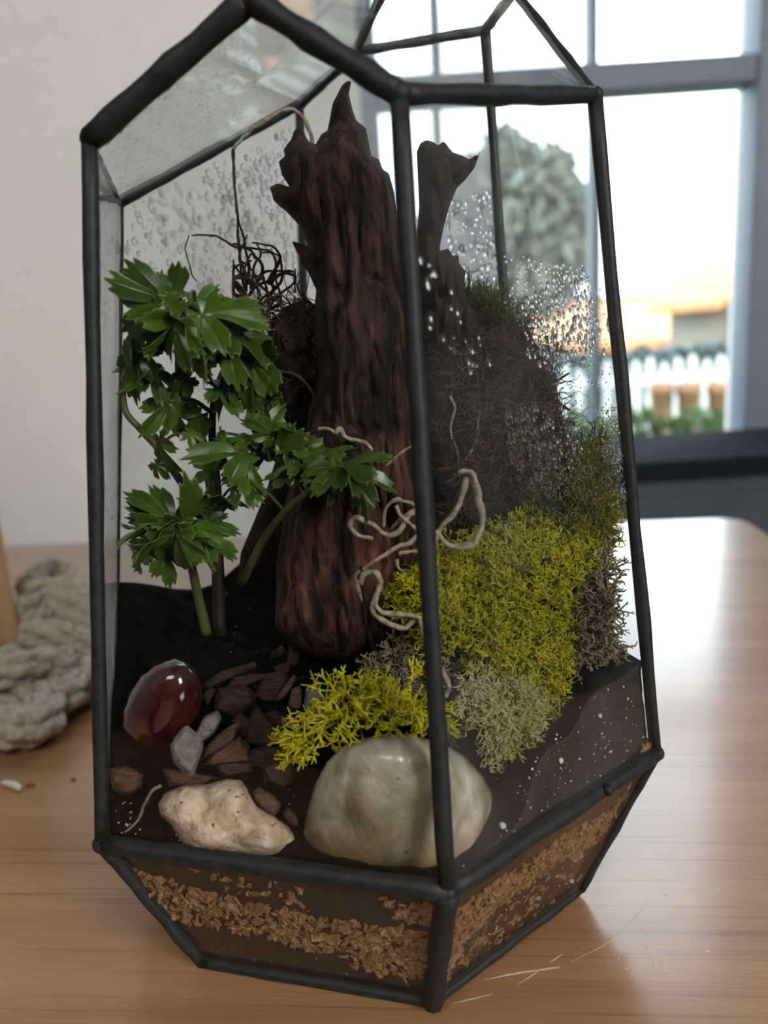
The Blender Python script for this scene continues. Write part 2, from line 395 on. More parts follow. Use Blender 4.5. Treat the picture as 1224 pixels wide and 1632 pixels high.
# solid grown from an outline at a real distance: rounded front and back
def in_poly(X, Yp, poly):
    poly = np.asarray(poly, float); r = np.zeros(X.shape, bool); j = len(poly) - 1
    for i in range(len(poly)):
        xi, yi = poly[i]; xj, yj = poly[j]
        c = ((yi > Yp) != (yj > Yp)) & (X < (xj - xi) * (Yp - yi) / (yj - yi + 1e-12) + xi); r ^= c; j = i
    return r
def near_edge(Q, poly):
    poly = np.asarray(poly, float); best = np.full(len(Q), 1e9); pt = Q.copy()
    for i in range(len(poly)):
        a, b = poly[i], poly[(i + 1) % len(poly)]; ab = b - a
        t = np.clip(((Q - a) @ ab) / (ab @ ab + 1e-12), 0, 1); c = a + t[:, None] * ab
        d = np.linalg.norm(Q - c, axis=1); k = d < best; best[k] = d[k]; pt[k] = c[k]
    return pt, best
def inflate(poly, Yf, T, step=6, power=.5, back=.8, noise=None, it=260):
    poly = np.asarray(poly, float)
    x0, y0 = poly.min(0) - step; x1, y1 = poly.max(0) + step
    xs = np.arange(x0, x1 + step, step); ys = np.arange(y0, y1 + step, step)
    GX, GY = np.meshgrid(xs, ys)
    cx = (xs[:-1] + xs[1:]) / 2; cy = (ys[:-1] + ys[1:]) / 2; MX, MY = np.meshgrid(cx, cy)
    cell = in_poly(MX, MY, poly)
    ny, nx = GX.shape; use = np.zeros((ny, nx), bool); full = np.ones((ny, nx), int) * 0
    for dy in (0, 1):
        for dx in (0, 1):
            use[dy:ny - 1 + dy, dx:nx - 1 + dx] |= cell; full[dy:ny - 1 + dy, dx:nx - 1 + dx] += cell
    inner = full == 4; rim = use & ~inner
    U = np.zeros((ny, nx))
    for _ in range(it):
        L = np.zeros_like(U); L[1:-1, 1:-1] = (U[:-2, 1:-1] + U[2:, 1:-1] + U[1:-1, :-2] + U[1:-1, 2:]) / 4 + 1
        U = np.where(inner, L, 0)
    U = (U / max(U.max(), 1e-9)) ** power
    Q = np.stack([GX.ravel(), GY.ravel()], 1); rr = rim.ravel()
    Q[rr] = near_edge(Q[rr], poly)[0]
    Yc = np.array([Yf(*q) for q in Q]) if callable(Yf) else np.full(len(Q), Yf)
    D = rays(Q); u = U.ravel() * T
    C0 = CAM + D * (Yc / D[:, 1])[:, None]
    nz = noise(C0) if noise else 0
    env = np.minimum(1, U.ravel() * 2.5)
    Ff = CAM + D * ((Yc - u - nz * env) / D[:, 1])[:, None]
    Bb = CAM + D * ((Yc + back * u + .6 * nz * env) / D[:, 1])[:, None]
    ids = -np.ones(ny * nx, int); sel = np.flatnonzero(use.ravel()); ids[sel] = np.arange(len(sel))
    bid = ids.copy(); innr = np.flatnonzero(inner.ravel()); bid[innr] = len(sel) + np.arange(len(innr))
    V = np.vstack([Ff[sel], Bb[innr]]); F = []
    for j, i in zip(*np.nonzero(cell)):
        q = [j * nx + i, j * nx + i + 1, (j + 1) * nx + i + 1, (j + 1) * nx + i]
        F.append(tuple(ids[k] for k in q[::-1])); b = tuple(bid[k] for k in q)
        if len(set(b) & set(F[-1])) < 4: F.append(b)
    return V, F
def pick(poly, n, rng):
    poly = np.asarray(poly, float); a = poly.min(0); b = poly.max(0); out = np.zeros((0, 2))
    while len(out) < n:
        q = rng.uniform(a, b, (n * 2, 2)); out = np.vstack([out, q[in_poly(q[:, 0], q[:, 1], poly)]])
    return out[:n]
def segs_mesh(S, sides=3):
    """S rows: p0(3) p1(3) r0 r1 tint"""
    S = np.asarray(S, float); p0, p1 = S[:, :3], S[:, 3:6]; t = p1 - p0; t /= np.linalg.norm(t, axis=1)[:, None] + 1e-12
    ref = np.where(np.abs(t[:, 2:3]) < .9, [[0, 0, 1.]], [[1., 0, 0]]); n = np.cross(t, ref); n /= np.linalg.norm(n, axis=1)[:, None]
    b = np.cross(t, n); V = np.zeros((len(S), 2 * sides, 3))
    for k in range(sides):
        a = 2 * math.pi * k / sides; d = math.cos(a) * n + math.sin(a) * b
        V[:, k] = p0 + d * S[:, 6:7]; V[:, sides + k] = p1 + d * S[:, 7:8]
    base = (np.arange(len(S)) * 2 * sides)[:, None]; F = []
    for k in range(sides):
        F.append(base + np.array([[k, (k + 1) % sides, sides + (k + 1) % sides, sides + k]]))
    F = np.stack(F, 1).reshape(-1, 4)
    return V.reshape(-1, 3), F, np.repeat(S[:, 8], 2 * sides)
def sprigs(P, N, rng, length=.0035, r=.00034, depth=3, spread=.75, up=.15, kids=(2, 3), curl=0.3, tint=None):
    out = []
    def grow(p, d, L, rad, lev, tn):
        d2 = d + rng.normal(0, curl, 3) * .5; d2 /= np.linalg.norm(d2)
        m = p + d * L * .5; e = m + d2 * L * .5
        out.append((*p, *m, rad, rad * .93, tn)); out.append((*m, *e, rad * .93, rad * .8, min(1, tn + .08)))
        if lev:
            for _ in range(rng.integers(kids[0], kids[1] + 1)):
                nd = d2 + rng.normal(0, spread, 3) * .75; nd[2] += up; nd /= np.linalg.norm(nd)
                grow(e, nd, L * rng.uniform(.6, .85), rad * .82, lev - 1, min(1, tn + .12))
    for k, (p, n) in enumerate(zip(P, N)):
        d = n + rng.normal(0, .45, 3); d /= np.linalg.norm(d)
        t0 = tint[k] if tint is not None else rng.uniform(.05, .6)
        grow(p, d, length * rng.uniform(.7, 1.25), r * rng.uniform(.8, 1.15), depth, t0)
    return out

# ------------------------------------------------------------------ room shell
WY = 1.5                                # inner face of the window wall
RX0, RX1, RY0, RZ0, RZ1 = -1.9, 2.3, -2.3, -.75, 1.75
def wpx(x, y, Y=WY): p = at(x, y, Y); return p[0], p[2]
wx0 = wpx(575, 150)[0]; wx1 = wpx(1197, 300)[0]
wz0 = wpx(1100, 705, 1.56)[1]; wz1 = wz0 + 1.46
struct('floor', *box(RX0, RX1, RY0, WY, RZ0 - .05, RZ0), MAT['floor'])
struct('ceiling', *box(RX0, RX1, RY0, WY + .2, RZ1, RZ1 + .1), MAT['ceiling'])
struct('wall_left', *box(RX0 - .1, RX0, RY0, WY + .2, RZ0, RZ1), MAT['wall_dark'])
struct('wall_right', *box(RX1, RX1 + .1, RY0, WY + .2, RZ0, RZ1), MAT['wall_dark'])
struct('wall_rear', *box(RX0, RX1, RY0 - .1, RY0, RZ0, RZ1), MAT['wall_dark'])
bx_ = wpx(573, 150, 1.06)[0]              # the wall steps forward beside the window, up to the table
struct('wall_recess', *box(RX0, bx_, 1.06, WY, RZ0, RZ1), MAT['wall'])
struct('wall_back', *join([box(bx_, wx0, WY, WY + .07, RZ0, RZ1), box(wx1, RX1, WY, WY + .07, RZ0, RZ1),
                           box(wx0, wx1, WY, WY + .07, RZ0, wz0), box(wx0, wx1, WY, WY + .07, wz1, RZ1)]), MAT['wall'])
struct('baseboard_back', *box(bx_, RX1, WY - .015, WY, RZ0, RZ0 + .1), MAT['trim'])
win = tag(bpy.data.objects.new('window_1', None), kind='structure'); COL.objects.link(win)
win.location = ((wx0 + wx1) / 2, WY + .03, wz0); ORIGIN[win] = np.array(win.location)
FY0, FY1 = WY + .0, WY + .05
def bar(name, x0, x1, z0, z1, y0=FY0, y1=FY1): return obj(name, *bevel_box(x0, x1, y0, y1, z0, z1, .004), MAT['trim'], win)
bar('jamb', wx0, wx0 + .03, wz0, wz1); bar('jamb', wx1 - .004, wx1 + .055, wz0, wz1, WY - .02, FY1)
bar('shaded_wall_board', wx1 + .055, wx1 + .42, wz0 - .03, wz1, WY - .018, WY + .03)  # wide board added over the wall to give its shaded blue-grey
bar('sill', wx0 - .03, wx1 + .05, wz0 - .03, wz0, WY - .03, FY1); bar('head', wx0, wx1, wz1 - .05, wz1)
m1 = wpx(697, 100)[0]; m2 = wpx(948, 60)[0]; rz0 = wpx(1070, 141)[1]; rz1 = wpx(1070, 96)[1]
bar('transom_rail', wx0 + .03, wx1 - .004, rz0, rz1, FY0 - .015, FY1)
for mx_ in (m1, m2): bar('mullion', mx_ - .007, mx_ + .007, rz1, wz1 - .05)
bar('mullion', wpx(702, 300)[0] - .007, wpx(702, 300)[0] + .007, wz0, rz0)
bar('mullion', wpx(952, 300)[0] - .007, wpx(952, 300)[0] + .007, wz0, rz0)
ed = [wx0 + .03, m1, m2, wx1 - .004]
for k in range(3):
    for z0, z1 in ((wz0, rz0), (rz1, wz1 - .05)):
        obj('window_pane', *box(ed[k], ed[k + 1], WY + .023, WY + .027, z0, z1), MAT['glass'], win, smooth=False)

# ------------------------------------------------------------------ garden beyond the window
G0 = -1.1
struct('ground', *box(-25, 30, WY + .25, 60, G0 - .2, G0), MAT['lawn'])
def leafball(center, rad, n, rng, size):
    d = rng.normal(0, 1, (n, 3)); d /= np.linalg.norm(d, axis=1)[:, None]
    c = np.asarray(center) + d * np.asarray(rad) * rng.uniform(.45, 1, (n, 1)) ** .6
    V, F = [], []
    for k in range(n):
        a = rng.normal(0, 1, 3); a /= np.linalg.norm(a); b = np.cross(a, rng.normal(0, 1, 3)); b /= np.linalg.norm(b); nn = np.cross(a, b)
        s = size * rng.uniform(.6, 1.3); q = len(V)
        V += [c[k] - a * s, c[k] + b * s * .45 + nn * s * .15, c[k] + a * s, c[k] - b * s * .45 + nn * s * .15]; F += [(q, q + 1, q + 2), (q, q + 2, q + 3)]
    return V, F
rng = np.random.default_rng(5)
TY = 9.0
tp = at(800, 560, TY)
tree = empty('garden_tree', (tp[0], TY, G0), 'leafy tree outside the window, dark against the bright sky', 'tree')
blobs = [(808, 240, 32), (785, 300, 55), (860, 290, 55), (745, 320, 60), (890, 330, 45), (815, 370, 95), (900, 400, 45), (730, 400, 80), (860, 430, 70), (770, 460, 85), (700, 470, 60)]
cr = []
for x, y, r in blobs:
    cr.append(leafball(at(x, y, TY), np.array([r, r, r]) / FPX * TY, int(20 + r * 7), rng, .13))
obj('crown', *join(cr), MAT['tree_leaf'], tree)
obj('trunk', *tube([(tp[0], TY, G0), (tp[0] + .1, TY, .4), at(800, 420, TY), at(812, 300, TY)], [.22, .16, .12, .05], 10, rough=.15), MAT['tree_bark'], tree)

HY = 15.0
hz = at(1000, 476, HY)[2]; hx0 = at(520, 480, HY)[0]; hx1 = at(1290, 470, HY)[0]; ez = at(1000, 545, HY - 2.2)[2]
house = empty('neighbour_house', ((hx0 + hx1) / 2, HY, G0), 'long sunlit house with an orange roof across the garden', 'house')
obj('roof', *join([([(hx0, HY - 2.4, ez), (hx1, HY - 2.4, ez), (hx1, HY, hz), (hx0, HY, hz), (hx0, HY - 2.4, ez - .12), (hx1, HY - 2.4, ez - .12), (hx1, HY, hz - .12), (hx0, HY, hz - .12), (hx1, HY + 2.4, ez), (hx0, HY + 2.4, ez)],
                  [(0, 1, 2, 3), (4, 7, 6, 5), (0, 4, 5, 1), (1, 5, 6, 2), (3, 7, 4, 0), (3, 2, 8, 9)])]), MAT['tile'], house, smooth=False)
obj('wall', *box(hx0 + .3, hx1 - .3, HY - 1.9, HY + 1.9, G0, ez), MAT['house'], house, smooth=False)
for k in range(5):
    xx = hx0 + 1.5 + k * 1.9
    obj('house_window', *bevel_box(xx, xx + .8, HY - 1.96, HY - 1.88, ez - 1.0, ez - .3, .02), MAT['house_grey'], house, smooth=False)
ridge = obj('ridge_cap', *tube([(hx0, HY, hz), (hx1, HY, hz)], .07, 8), MAT['tree_bark'], house)

GYY = 9.6
g0 = at(1148, 486, GYY); g1 = at(1260, 486, GYY); gt = at(1204, 418, GYY)
gable = empty('gabled_shed', ((g0[0] + g1[0]) / 2, GYY + 1, G0), 'small gabled outbuilding with red roof at the right edge of the window', 'shed')
obj('wall', [(g0[0] + .15, GYY, G0), (g1[0] - .15, GYY, G0), (g1[0] - .15, GYY + 2, G0), (g0[0] + .15, GYY + 2, G0), (g0[0] + .15, GYY, g0[2]), (g1[0] - .15, GYY, g0[2]), (g1[0] - .15, GYY + 2, g0[2]), (g0[0] + .15, GYY + 2, g0[2]), (gt[0], GYY, gt[2] - .1), (gt[0], GYY + 2, gt[2] - .1)],
    [(0, 1, 5, 8, 4), (2, 3, 7, 9, 6), (1, 2, 6, 5), (3, 0, 4, 7)], MAT['house_grey'], gable, smooth=False)
for sgn, q in ((-1, g0), (1, g1)):
    v = []
    for y in (GYY - .2, GYY + 2.2):
        v += [(q[0] + sgn * .1, y, q[2] - .05), (gt[0], y, gt[2]), (gt[0], y, gt[2] + .1), (q[0] + sgn * .1, y, q[2] + .05)]
    obj('roof', v, [(0, 1, 2, 3), (7, 6, 5, 4), (0, 4, 5, 1), (1, 5, 6, 2), (2, 6, 7, 3), (3, 7, 4, 0)], MAT['tile'], gable, smooth=False)

FYY = 7.0
fz1 = at(1050, 572, FYY)[2]; fz0 = at(1050, 690, FYY)[2]; fx0 = at(600, 600, FYY)[0]; fx1 = at(1290, 600, FYY)[0]
fence = empty('picket_fence', ((fx0 + fx1) / 2, FYY, G0), 'white picket fence across the garden beyond the window', 'fence')
k = 0; xx = fx0
while xx < fx1:
    h = fz1 + .03 * math.sin(k * 2.1)
    obj('picket', [(xx, FYY, G0), (xx + .07, FYY, G0), (xx + .07, FYY, h - .05), (xx + .035, FYY, h), (xx, FYY, h - .05), (xx, FYY + .025, G0), (xx + .07, FYY + .025, G0), (xx + .07, FYY + .025, h - .05), (xx + .035, FYY + .025, h), (xx, FYY + .025, h - .05)],
        [(0, 1, 2, 3, 4), (9, 8, 7, 6, 5), (0, 5, 6, 1), (1, 6, 7, 2), (2, 7, 8, 3), (3, 8, 9, 4), (4, 9, 5, 0)], MAT['picket'], fence, smooth=False)
    xx += .128; k += 1
for z in (fz1 - .18, fz1 - .62): obj('fence_rail', *box(fx0, fx1, FYY + .025, FYY + .07, z - .04, z + .04), MAT['picket'], fence, smooth=False)
pp = at(1176, 580, 5.5); pt = at(1176, 495, 5.5)[2]
post = empty('porch_post', (pp[0], 5.5, G0), 'white square post rising in front of the picket fence', 'post')
obj('shaft', *bevel_box(pp[0] - .045, pp[0] + .045, 5.455, 5.545, G0, pt, .01), MAT['picket'], post, smooth=False)
obj('cap', *bevel_box(pp[0] - .06, pp[0] + .06, 5.44, 5.56, pt, pt + .04, .012), MAT['picket'], post, smooth=False)
hb = []
for k in range(26): hb.append(leafball((fx0 + k * .17 + .3, FYY + 1.2, at(1000, 585, FYY + 1.2)[2] - .1), (.3, .25, .3), 120, rng, .09))
tag(obj('grey_hedge', *join(hb), MAT['tree_leaf']), 'long grey green hedge behind the white picket fence', 'hedge')
hb = []
hz_ = at(1100, 668, 2.3)[2]
for k in range(24): hb.append(leafball((.02 + k * .065, 2.3 + .04 * math.sin(k * 1.7), hz_ - .05 + .02 * math.sin(k * 2.3)), (.06, .09, .085), 110, rng, .022))
tag(obj('window_hedge', *join(hb), MAT['hedge']), 'low green hedge growing just outside the window', 'hedge')
tag(obj('hedge_planter', *bevel_box(-.05, 1.65, 2.2, 2.4, G0, hz_ - .19, .015), MAT['house_grey'], smooth=False), 'long grey planter holding the green hedge outside the window', 'planter')
for k, (x, s, lb) in enumerate(((1052, 1, 'leftmost of the three terracotta pots before the fence'), (1096, 1.1, 'middle one of the three terracotta pots before the fence'), (1142, .95, 'rightmost of the three terracotta pots before the fence'))):
    q = at(x, 648, 4.2); z1 = at(x, 610, 4.2)[2]; rr = .052 * s
    prof = [(0, G0), (rr * .7, G0), (rr * .75, z1 - .3), (rr, z1 - .06), (rr * 1.15, z1 - .06), (rr * 1.15, z1), (rr * .95, z1), (rr * .9, z1 - .05), (0, z1 - .05)]
    V = [(q[0] + r * math.cos(a * math.pi / 8), 4.2 + r * math.sin(a * math.pi / 8), z) for r, z in prof for a in range(16)]
    F = [(i * 16 + a, i * 16 + (a + 1) % 16, (i + 1) * 16 + (a + 1) % 16, (i + 1) * 16 + a) for i in range(len(prof) - 1) for a in range(16)]
    tag(obj('terracotta_pot', V, F, MAT['pot']), lb, 'pot', 'terracotta pots in the garden')

# ------------------------------------------------------------------ dark sideboard under the window
sz = wpx(1110, 688, 1.47)[1]
sb = empty('sideboard', (1.15, 1.3, RZ0), 'dark blue grey sideboard under the window behind the table', 'sideboard')
obj('body', *bevel_box(.2, 2.1, 1.2, 1.46, RZ0 + .08, sz - .03, .006), MAT['sideboard'], sb, smooth=False)
obj('top', *bevel_box(.18, 2.12, 1.18, 1.47, sz - .03, sz, .005), MAT['top_darkened'], sb, smooth=False)
for k in range(4):
    d = obj('door', *bevel_box((.22 + k * .47), .67 + k * .47, 1.185, 1.2, RZ0 + .12, sz - .06, .006), MAT['sideboard'], sb, smooth=False)
    obj('knob', *tube([((.63 + k * .47), 1.19, -.2), ((.63 + k * .47), 1.165, -.2)], [.006, .012], 10), MAT['frame'], d)
for x in (.25, 2.05):
    for y in (1.24, 1.43): obj('leg', *box(x - .02, x + .02, y - .02, y + .02, RZ0, RZ0 + .09), MAT['sideboard'], sb, smooth=False)

# ------------------------------------------------------------------ pine table
TA = math.radians(-6.0)
tx = np.array([math.cos(TA), math.sin(TA)]); ty = np.array([-math.sin(TA), math.cos(TA)])
corner = onz(1184, 823, 0)[:2]
W_, D_ = 1.75, .86
tc = corner - tx * W_ / 2 - ty * D_ / 2
table = empty('pine_table', (tc[0], tc[1], RZ0), 'honey coloured pine table with scratched satin top', 'table')
table.rotation_euler = (0, 0, TA)
def tpart(name, V, F, m, **kw):
    me = mesh(name, np.asarray(V, float) - np.array([0, 0, RZ0]), F, m, **kw); o = bpy.data.objects.new(name, me); COL.objects.link(o); o.parent = table; ORIGIN[o] = ORIGIN[table]; return o
def rounded_slab(w, d, r, z0, z1, b=.004):
    pts = []
    for cx, cy, a0 in ((w / 2 - r, d / 2 - r, 0), (-w / 2 + r, d / 2 - r, 90), (-w / 2 + r, -d / 2 + r, 180), (w / 2 - r, -d / 2 + r, 270)):
        for k in range(7):
            a = math.radians(a0 + 15 * k); pts.append((cx, cy, r, a))
    rings = [(z0, -b), (z0 + b, 0), (z1 - b, 0), (z1 - b * .3, -b * .3), (z1, -b)]
    V = [(cx + (rr + o) * math.cos(a), cy + (rr + o) * math.sin(a), z) for z, o in rings for cx, cy, rr, a in pts]
    n = len(pts); F = [(i * n + k, i * n + (k + 1) % n, (i + 1) * n + (k + 1) % n, (i + 1) * n + k) for i in range(len(rings) - 1) for k in range(n)]
    F += [tuple(range(n))[::-1], tuple((len(rings) - 1) * n + k for k in range(n))]
    return V, F
tpart('tabletop', *rounded_slab(W_, D_, .03, -.03, 0), MAT['wood'], smooth=False)
for sx in (-1, 1):
    for sy in (-1, 1):
        x, y = sx * (W_ / 2 - .09), sy * (D_ / 2 - .09)
        tpart('leg', *bevel_box(x - .035, x + .035, y - .035, y + .035, RZ0, -.03, .005), MAT['wood'], smooth=False)
for sx in (-1, 1): tpart('apron', *box(sx * (W_ / 2 - .1) - .01, sx * (W_ / 2 - .1) + .01, -D_ / 2 + .13, D_ / 2 - .13, -.12, -.03), MAT['wood'], smooth=False)
for sy in (-1, 1): tpart('apron', *box(-W_ / 2 + .13, W_ / 2 - .13, sy * (D_ / 2 - .1) - .01, sy * (D_ / 2 - .1) + .01, -.12, -.03), MAT['wood'], smooth=False)
def tlocal(p): q = np.asarray(p)[:2] - tc; return np.array([q @ tx, q @ ty])
for pts, wd in (([(908, 1534), (960, 1508), (985, 1490), (1010, 1465), (1036, 1434)], .0005), ([(770, 1562), (830, 1550), (893, 1542)], .0011), ([(824, 1570), (850, 1553), (862, 1544)], .0006),
                ([(876, 1534), (897, 1520)], .0007), ([(720, 1600), (785, 1584)], .0007), ([(1060, 1586), (1110, 1592), (1160, 1600)], .0004), ([(862, 1545), (893, 1540)], .0006)):
    P = np.array([tlocal(onz(x, y, 0)) for x, y in pts]); P = smooth_path(np.c_[P, np.zeros(len(P))], 4); n = len(P)
    T = np.gradient(P, axis=0); T /= np.linalg.norm(T, axis=1)[:, None]; N = np.c_[-T[:, 1], T[:, 0], T[:, 2]]
    wv = wd * np.sin(np.linspace(.12, math.pi - .12, n))[:, None]
    V = np.vstack([P - N * wv + [0, 0, -.0002], P + N * wv + [0, 0, -.0002], P + [0, 0, .00012]])
    F = [(k, k + 1, 2 * n + k + 1, 2 * n + k) for k in range(n - 1)] + [(2 * n + k, 2 * n + k + 1, n + k + 1, n + k) for k in range(n - 1)]
    tag(tpart('scratch', V, F, MAT['scratch']), 'pale scratch in the tabletop')
rng = np.random.default_rng(3)
nub = []
for x, y in [(1020, 1492), (1018, 1517), (1030, 1509), (1042, 1510), (1034, 1529), (1043, 1534), (998, 1544), (1022, 1547), (1043, 1541), (986, 1528), (1069, 1554), (1024, 1482), (1076, 1496), (1060, 1427), (1127, 1516), (1142, 1418), (990, 1440)]:
    q = onz(x, y, 0); l = tlocal(q); r = rng.uniform(.0004, .0008)
    V = [(l[0] + r * 1.8 * math.cos(a), l[1] + r * math.sin(a), -.0001) for a in np.arange(8) * math.pi / 4] + [(l[0], l[1], r * .5)]
    nub.append((V, [(k, (k + 1) % 8, 8) for k in range(8)]))
tag(tpart('wax_speck', *join(nub), MAT['scratch']), kind='stuff')

# ------------------------------------------------------------------ terrarium: hexagonal glass gem
ZR = .06
rim = {'A': onz(162, 1345, ZR), 'B': onz(713, 1420, ZR), 'C': onz(1045, 1200, ZR)}
ctr = (rim['A'] + rim['C'] - rim['B']); ctr[2] = 0
for a, b in (('D', 'A'), ('G', 'B'), ('E', 'C')):
    rim[a] = 2 * ctr - rim[b]; rim[a][2] = ZR
base = {'A': onz(322, 1546, 0), 'B': onz(690, 1610, 0), 'C': onz(925, 1428, 0)}
bc = base['A'] + base['C'] - base['B']
for a, b in (('D', 'A'), ('G', 'B'), ('E', 'C')): base[a] = 2 * bc - base[b]
for v in base.values(): v[2] = .0035
top = {'A': atd(143, 222, .248), 'B': atd(636, 150, .213), 'C': atd(948, 151, .2684), 'D': atd(773, 48, .339), 'G': atd(477, 166, .362), 'E': atd(191, 322, .327),
       'P': atd(398, -2, .227), 'T': atd(820, -14, .306), 'F': atd(567, 83, .35), 'X': atd(662, -128, .285)}
top['H'] = rim['A'] + (top['A'] - rim['A']) * .93
HEX = 'ABCDGE'
terr = empty('glass_terrarium', (ctr[0], ctr[1], 0), 'tall faceted glass terrarium with black metal edges on the pine table', 'terrarium')
rng = np.random.default_rng(11)
def strip(p, q, r, name='edge_strip', flat=1.0):
    n = 14; P = np.array([p + (q - p) * t for t in np.linspace(-.004, 1.004, n)])
    P[1:-1] += rng.normal(0, .00010, (n - 2, 3))
    rr = r * (1 + .06 * np.sin(rng.uniform(0, 6) + np.arange(n) * 1.3) + rng.normal(0, .02, n))
    return obj(name, *tube(P, rr, 10, rough=.05, seed=int(rng.integers(99)), flat=flat), MAT['frame'], terr)
for k in range(6):
    a, b = HEX[k], HEX[(k + 1) % 6]
    strip(rim[a], rim[b], .0030 if a + b in ('AB', 'BC') else .0024)
    strip(base[a], base[b], .0019); strip(rim[a], base[a], .0036 if a == 'B' else .0022)
    strip(rim[a], top[a], {'A': .0023, 'B': .0026, 'C': .0022, 'D': .0020, 'G': .0021, 'E': .0016}[a])
for a, b, r in (('A', 'P', .0034), ('P', 'B', .0034), ('B', 'C', .0026), ('C', 'T', .0016), ('T', 'D', .0018), ('D', 'F', .0018), ('F', 'G', .0024), ('G', 'E', .0022), ('E', 'A', .0009), ('E', 'H', .0012), ('P', 'X', .0026), ('T', 'X', .0020), ('F', 'X', .0018)):
    strip(top[a], top[b], r)
for q, r in [(rim[a], .0031) for a in HEX] + [(top['P'], .0040), (top['A'], .0029), (top['B'], .0034), (top['C'], .0026), (top['D'], .0021), (top['F'], .0022), (top['G'], .0024), (top['E'], .0018), (top['T'], .0022), (top['X'], .003)]:
    bm = bmesh.new(); bmesh.ops.create_icosphere(bm, subdivisions=2, radius=r)
    V = np.array([v.co[:] for v in bm.verts]) * (1 + .07 * fbm(np.array([v.co[:] for v in bm.verts]) * 400, 3))[:, None] + q
    obj('solder_joint', V, [[v.index for v in f.verts] for f in bm.faces], MAT['frame'], terr); bm.free()
kn = onz(969, 1258, ZR) + np.array([-.001, -.0008, .002])
obj('solder_bead', *tube([kn, kn + np.array([.0004, -.0015, -.001]), kn + np.array([.0006, -.0022, -.0024])], [.0016, .0018, .0008], 8, rough=.1), MAT['frame'], terr)
TH = .0008
def pane(pts, m, name='glass_pane'):
    pts = [np.asarray(p, float) for p in pts]; c = sum(pts) / len(pts); n = len(pts)
    nv = sum(np.cross(pts[k] - c, pts[(k + 1) % n] - c) for k in range(n)); nv /= np.linalg.norm(nv)
    V = [p + nv * TH for p in pts] + [c + nv * TH] + [p - nv * TH for p in pts] + [c - nv * TH]; F = []
    for k in range(n):
        j = (k + 1) % n; F += [(k, j, n), (n + 1 + j, n + 1 + k, 2 * n + 1), (j, k, n + 1 + k, n + 1 + j)]
    o = obj(name, V, F, m, terr, smooth=False); return o, c, nv
PANE = {}
R_, T_ = rim, top
PANE['AB'] = pane([R_['A'], R_['B'], T_['B'], T_['P'], T_['A']], MAT['glass'])
PANE['BC'] = pane([R_['B'], R_['C'], T_['C'], T_['B']], MAT['glass_right'])
PANE['CD'] = pane([R_['C'], R_['D'], T_['D'], T_['T'], T_['C']], MAT['glass'])
PANE['DG'] = pane([R_['D'], R_['G'], T_['G'], T_['F'], T_['D']], MAT['glass_back'])
PANE['GE'] = pane([R_['G'], R_['E'], T_['E'], T_['G']], MAT['glass_back'])
PANE['EA'] = pane([R_['E'], R_['A'], T_['H'], T_['E']], MAT['glass_back'])
PANE['EAH'] = pane([T_['E'], T_['H'], T_['A']], MAT['glass'])
PANE['roof_left'] = pane([T_['A'], T_['P'], T_['X'], T_['F'], T_['G'], T_['E']], MAT['glass_roof'])
PANE['roof_front'] = pane([T_['P'], T_['B'], T_['C'], T_['T'], T_['X']], MAT['glass'])
PANE['roof_back'] = pane([T_['F'], T_['D'], T_['T'], T_['X']], MAT['glass_roof'])
for k in range(6):
    a, b = HEX[k], HEX[(k + 1) % 6]; PANE['s' + a + b] = pane([base[a], base[b], R_[b], R_[a]], MAT['glass'])
V = [tuple(base[a]) for a in HEX] + [tuple(base[a] - np.array([0, 0, .0028])) for a in HEX]
obj('base_plate', V, [tuple(range(6)), tuple(range(11, 5, -1))] + [(k, 6 + k, 6 + (k + 1) % 6, (k + 1) % 6) for k in range(6)], MAT['frame'], terr, smooth=False)

def drops(key, poly, n, rmin, rmax, seed, elong=1.25, inner=True, skew=2.2):
    """water domes sitting on the inner face of one pane"""
    o, c, nv = PANE[key]; g = np.random.default_rng(seed); Q = pick(poly, n, g)
    cc = np.array([ctr[0], ctr[1], .17]); nin = nv if (cc - c) @ nv > 0 else -nv
    if not inner: nin = -nin
    D = rays(Q); t = ((c + nin * TH - CAM) @ nv) / (D @ nv); P = CAM + D * t[:, None]
    dn = np.array([0, 0, -1.]) - nin * (-nin[2]); dn /= np.linalg.norm(dn); sd = np.cross(dn, nin)
    rings, sides = 3, 8; tv = []; tf = []
    for i in range(rings):
        ph = math.pi / 2 * i / rings
        for k in range(sides):
            a = 2 * math.pi * k / sides; tv.append((math.cos(ph) * math.cos(a), math.cos(ph) * math.sin(a), math.sin(ph) * .42))
    tv.append((0, 0, .42)); tv = np.array(tv)
    for i in range(rings - 1):
        for k in range(sides): tf.append((i * sides + k, i * sides + (k + 1) % sides, (i + 1) * sides + (k + 1) % sides, (i + 1) * sides + k))
    for k in range(sides): tf.append(((rings - 1) * sides + k, (rings - 1) * sides + (k + 1) % sides, rings * sides, rings * sides))
    tf = [f if f[2] != f[3] else f[:3] for f in tf]; tf.append(tuple(range(sides))[::-1])
    R = rmin + (rmax - rmin) * g.random(n) ** skew; E = 1 + (elong - 1) * g.uniform(.3, 1.4, n)
    V = (P[:, None] + (tv[None, :, 0:1] * R[:, None, None]) * sd + (tv[None, :, 1:2] * (R * E)[:, None, None]) * dn + (tv[None, :, 2:3] * R[:, None, None]) * nin).reshape(-1, 3)
    m = len(tv); F = [tuple(i + j * m for i in f) for j in range(n) for f in tf]
    return V, F, o
def drop_obj(specs, parent, m='water'):
    J = [s[:2] for s in specs]; tag(obj('water_droplets', *join(J), MAT[m], parent), kind='stuff')
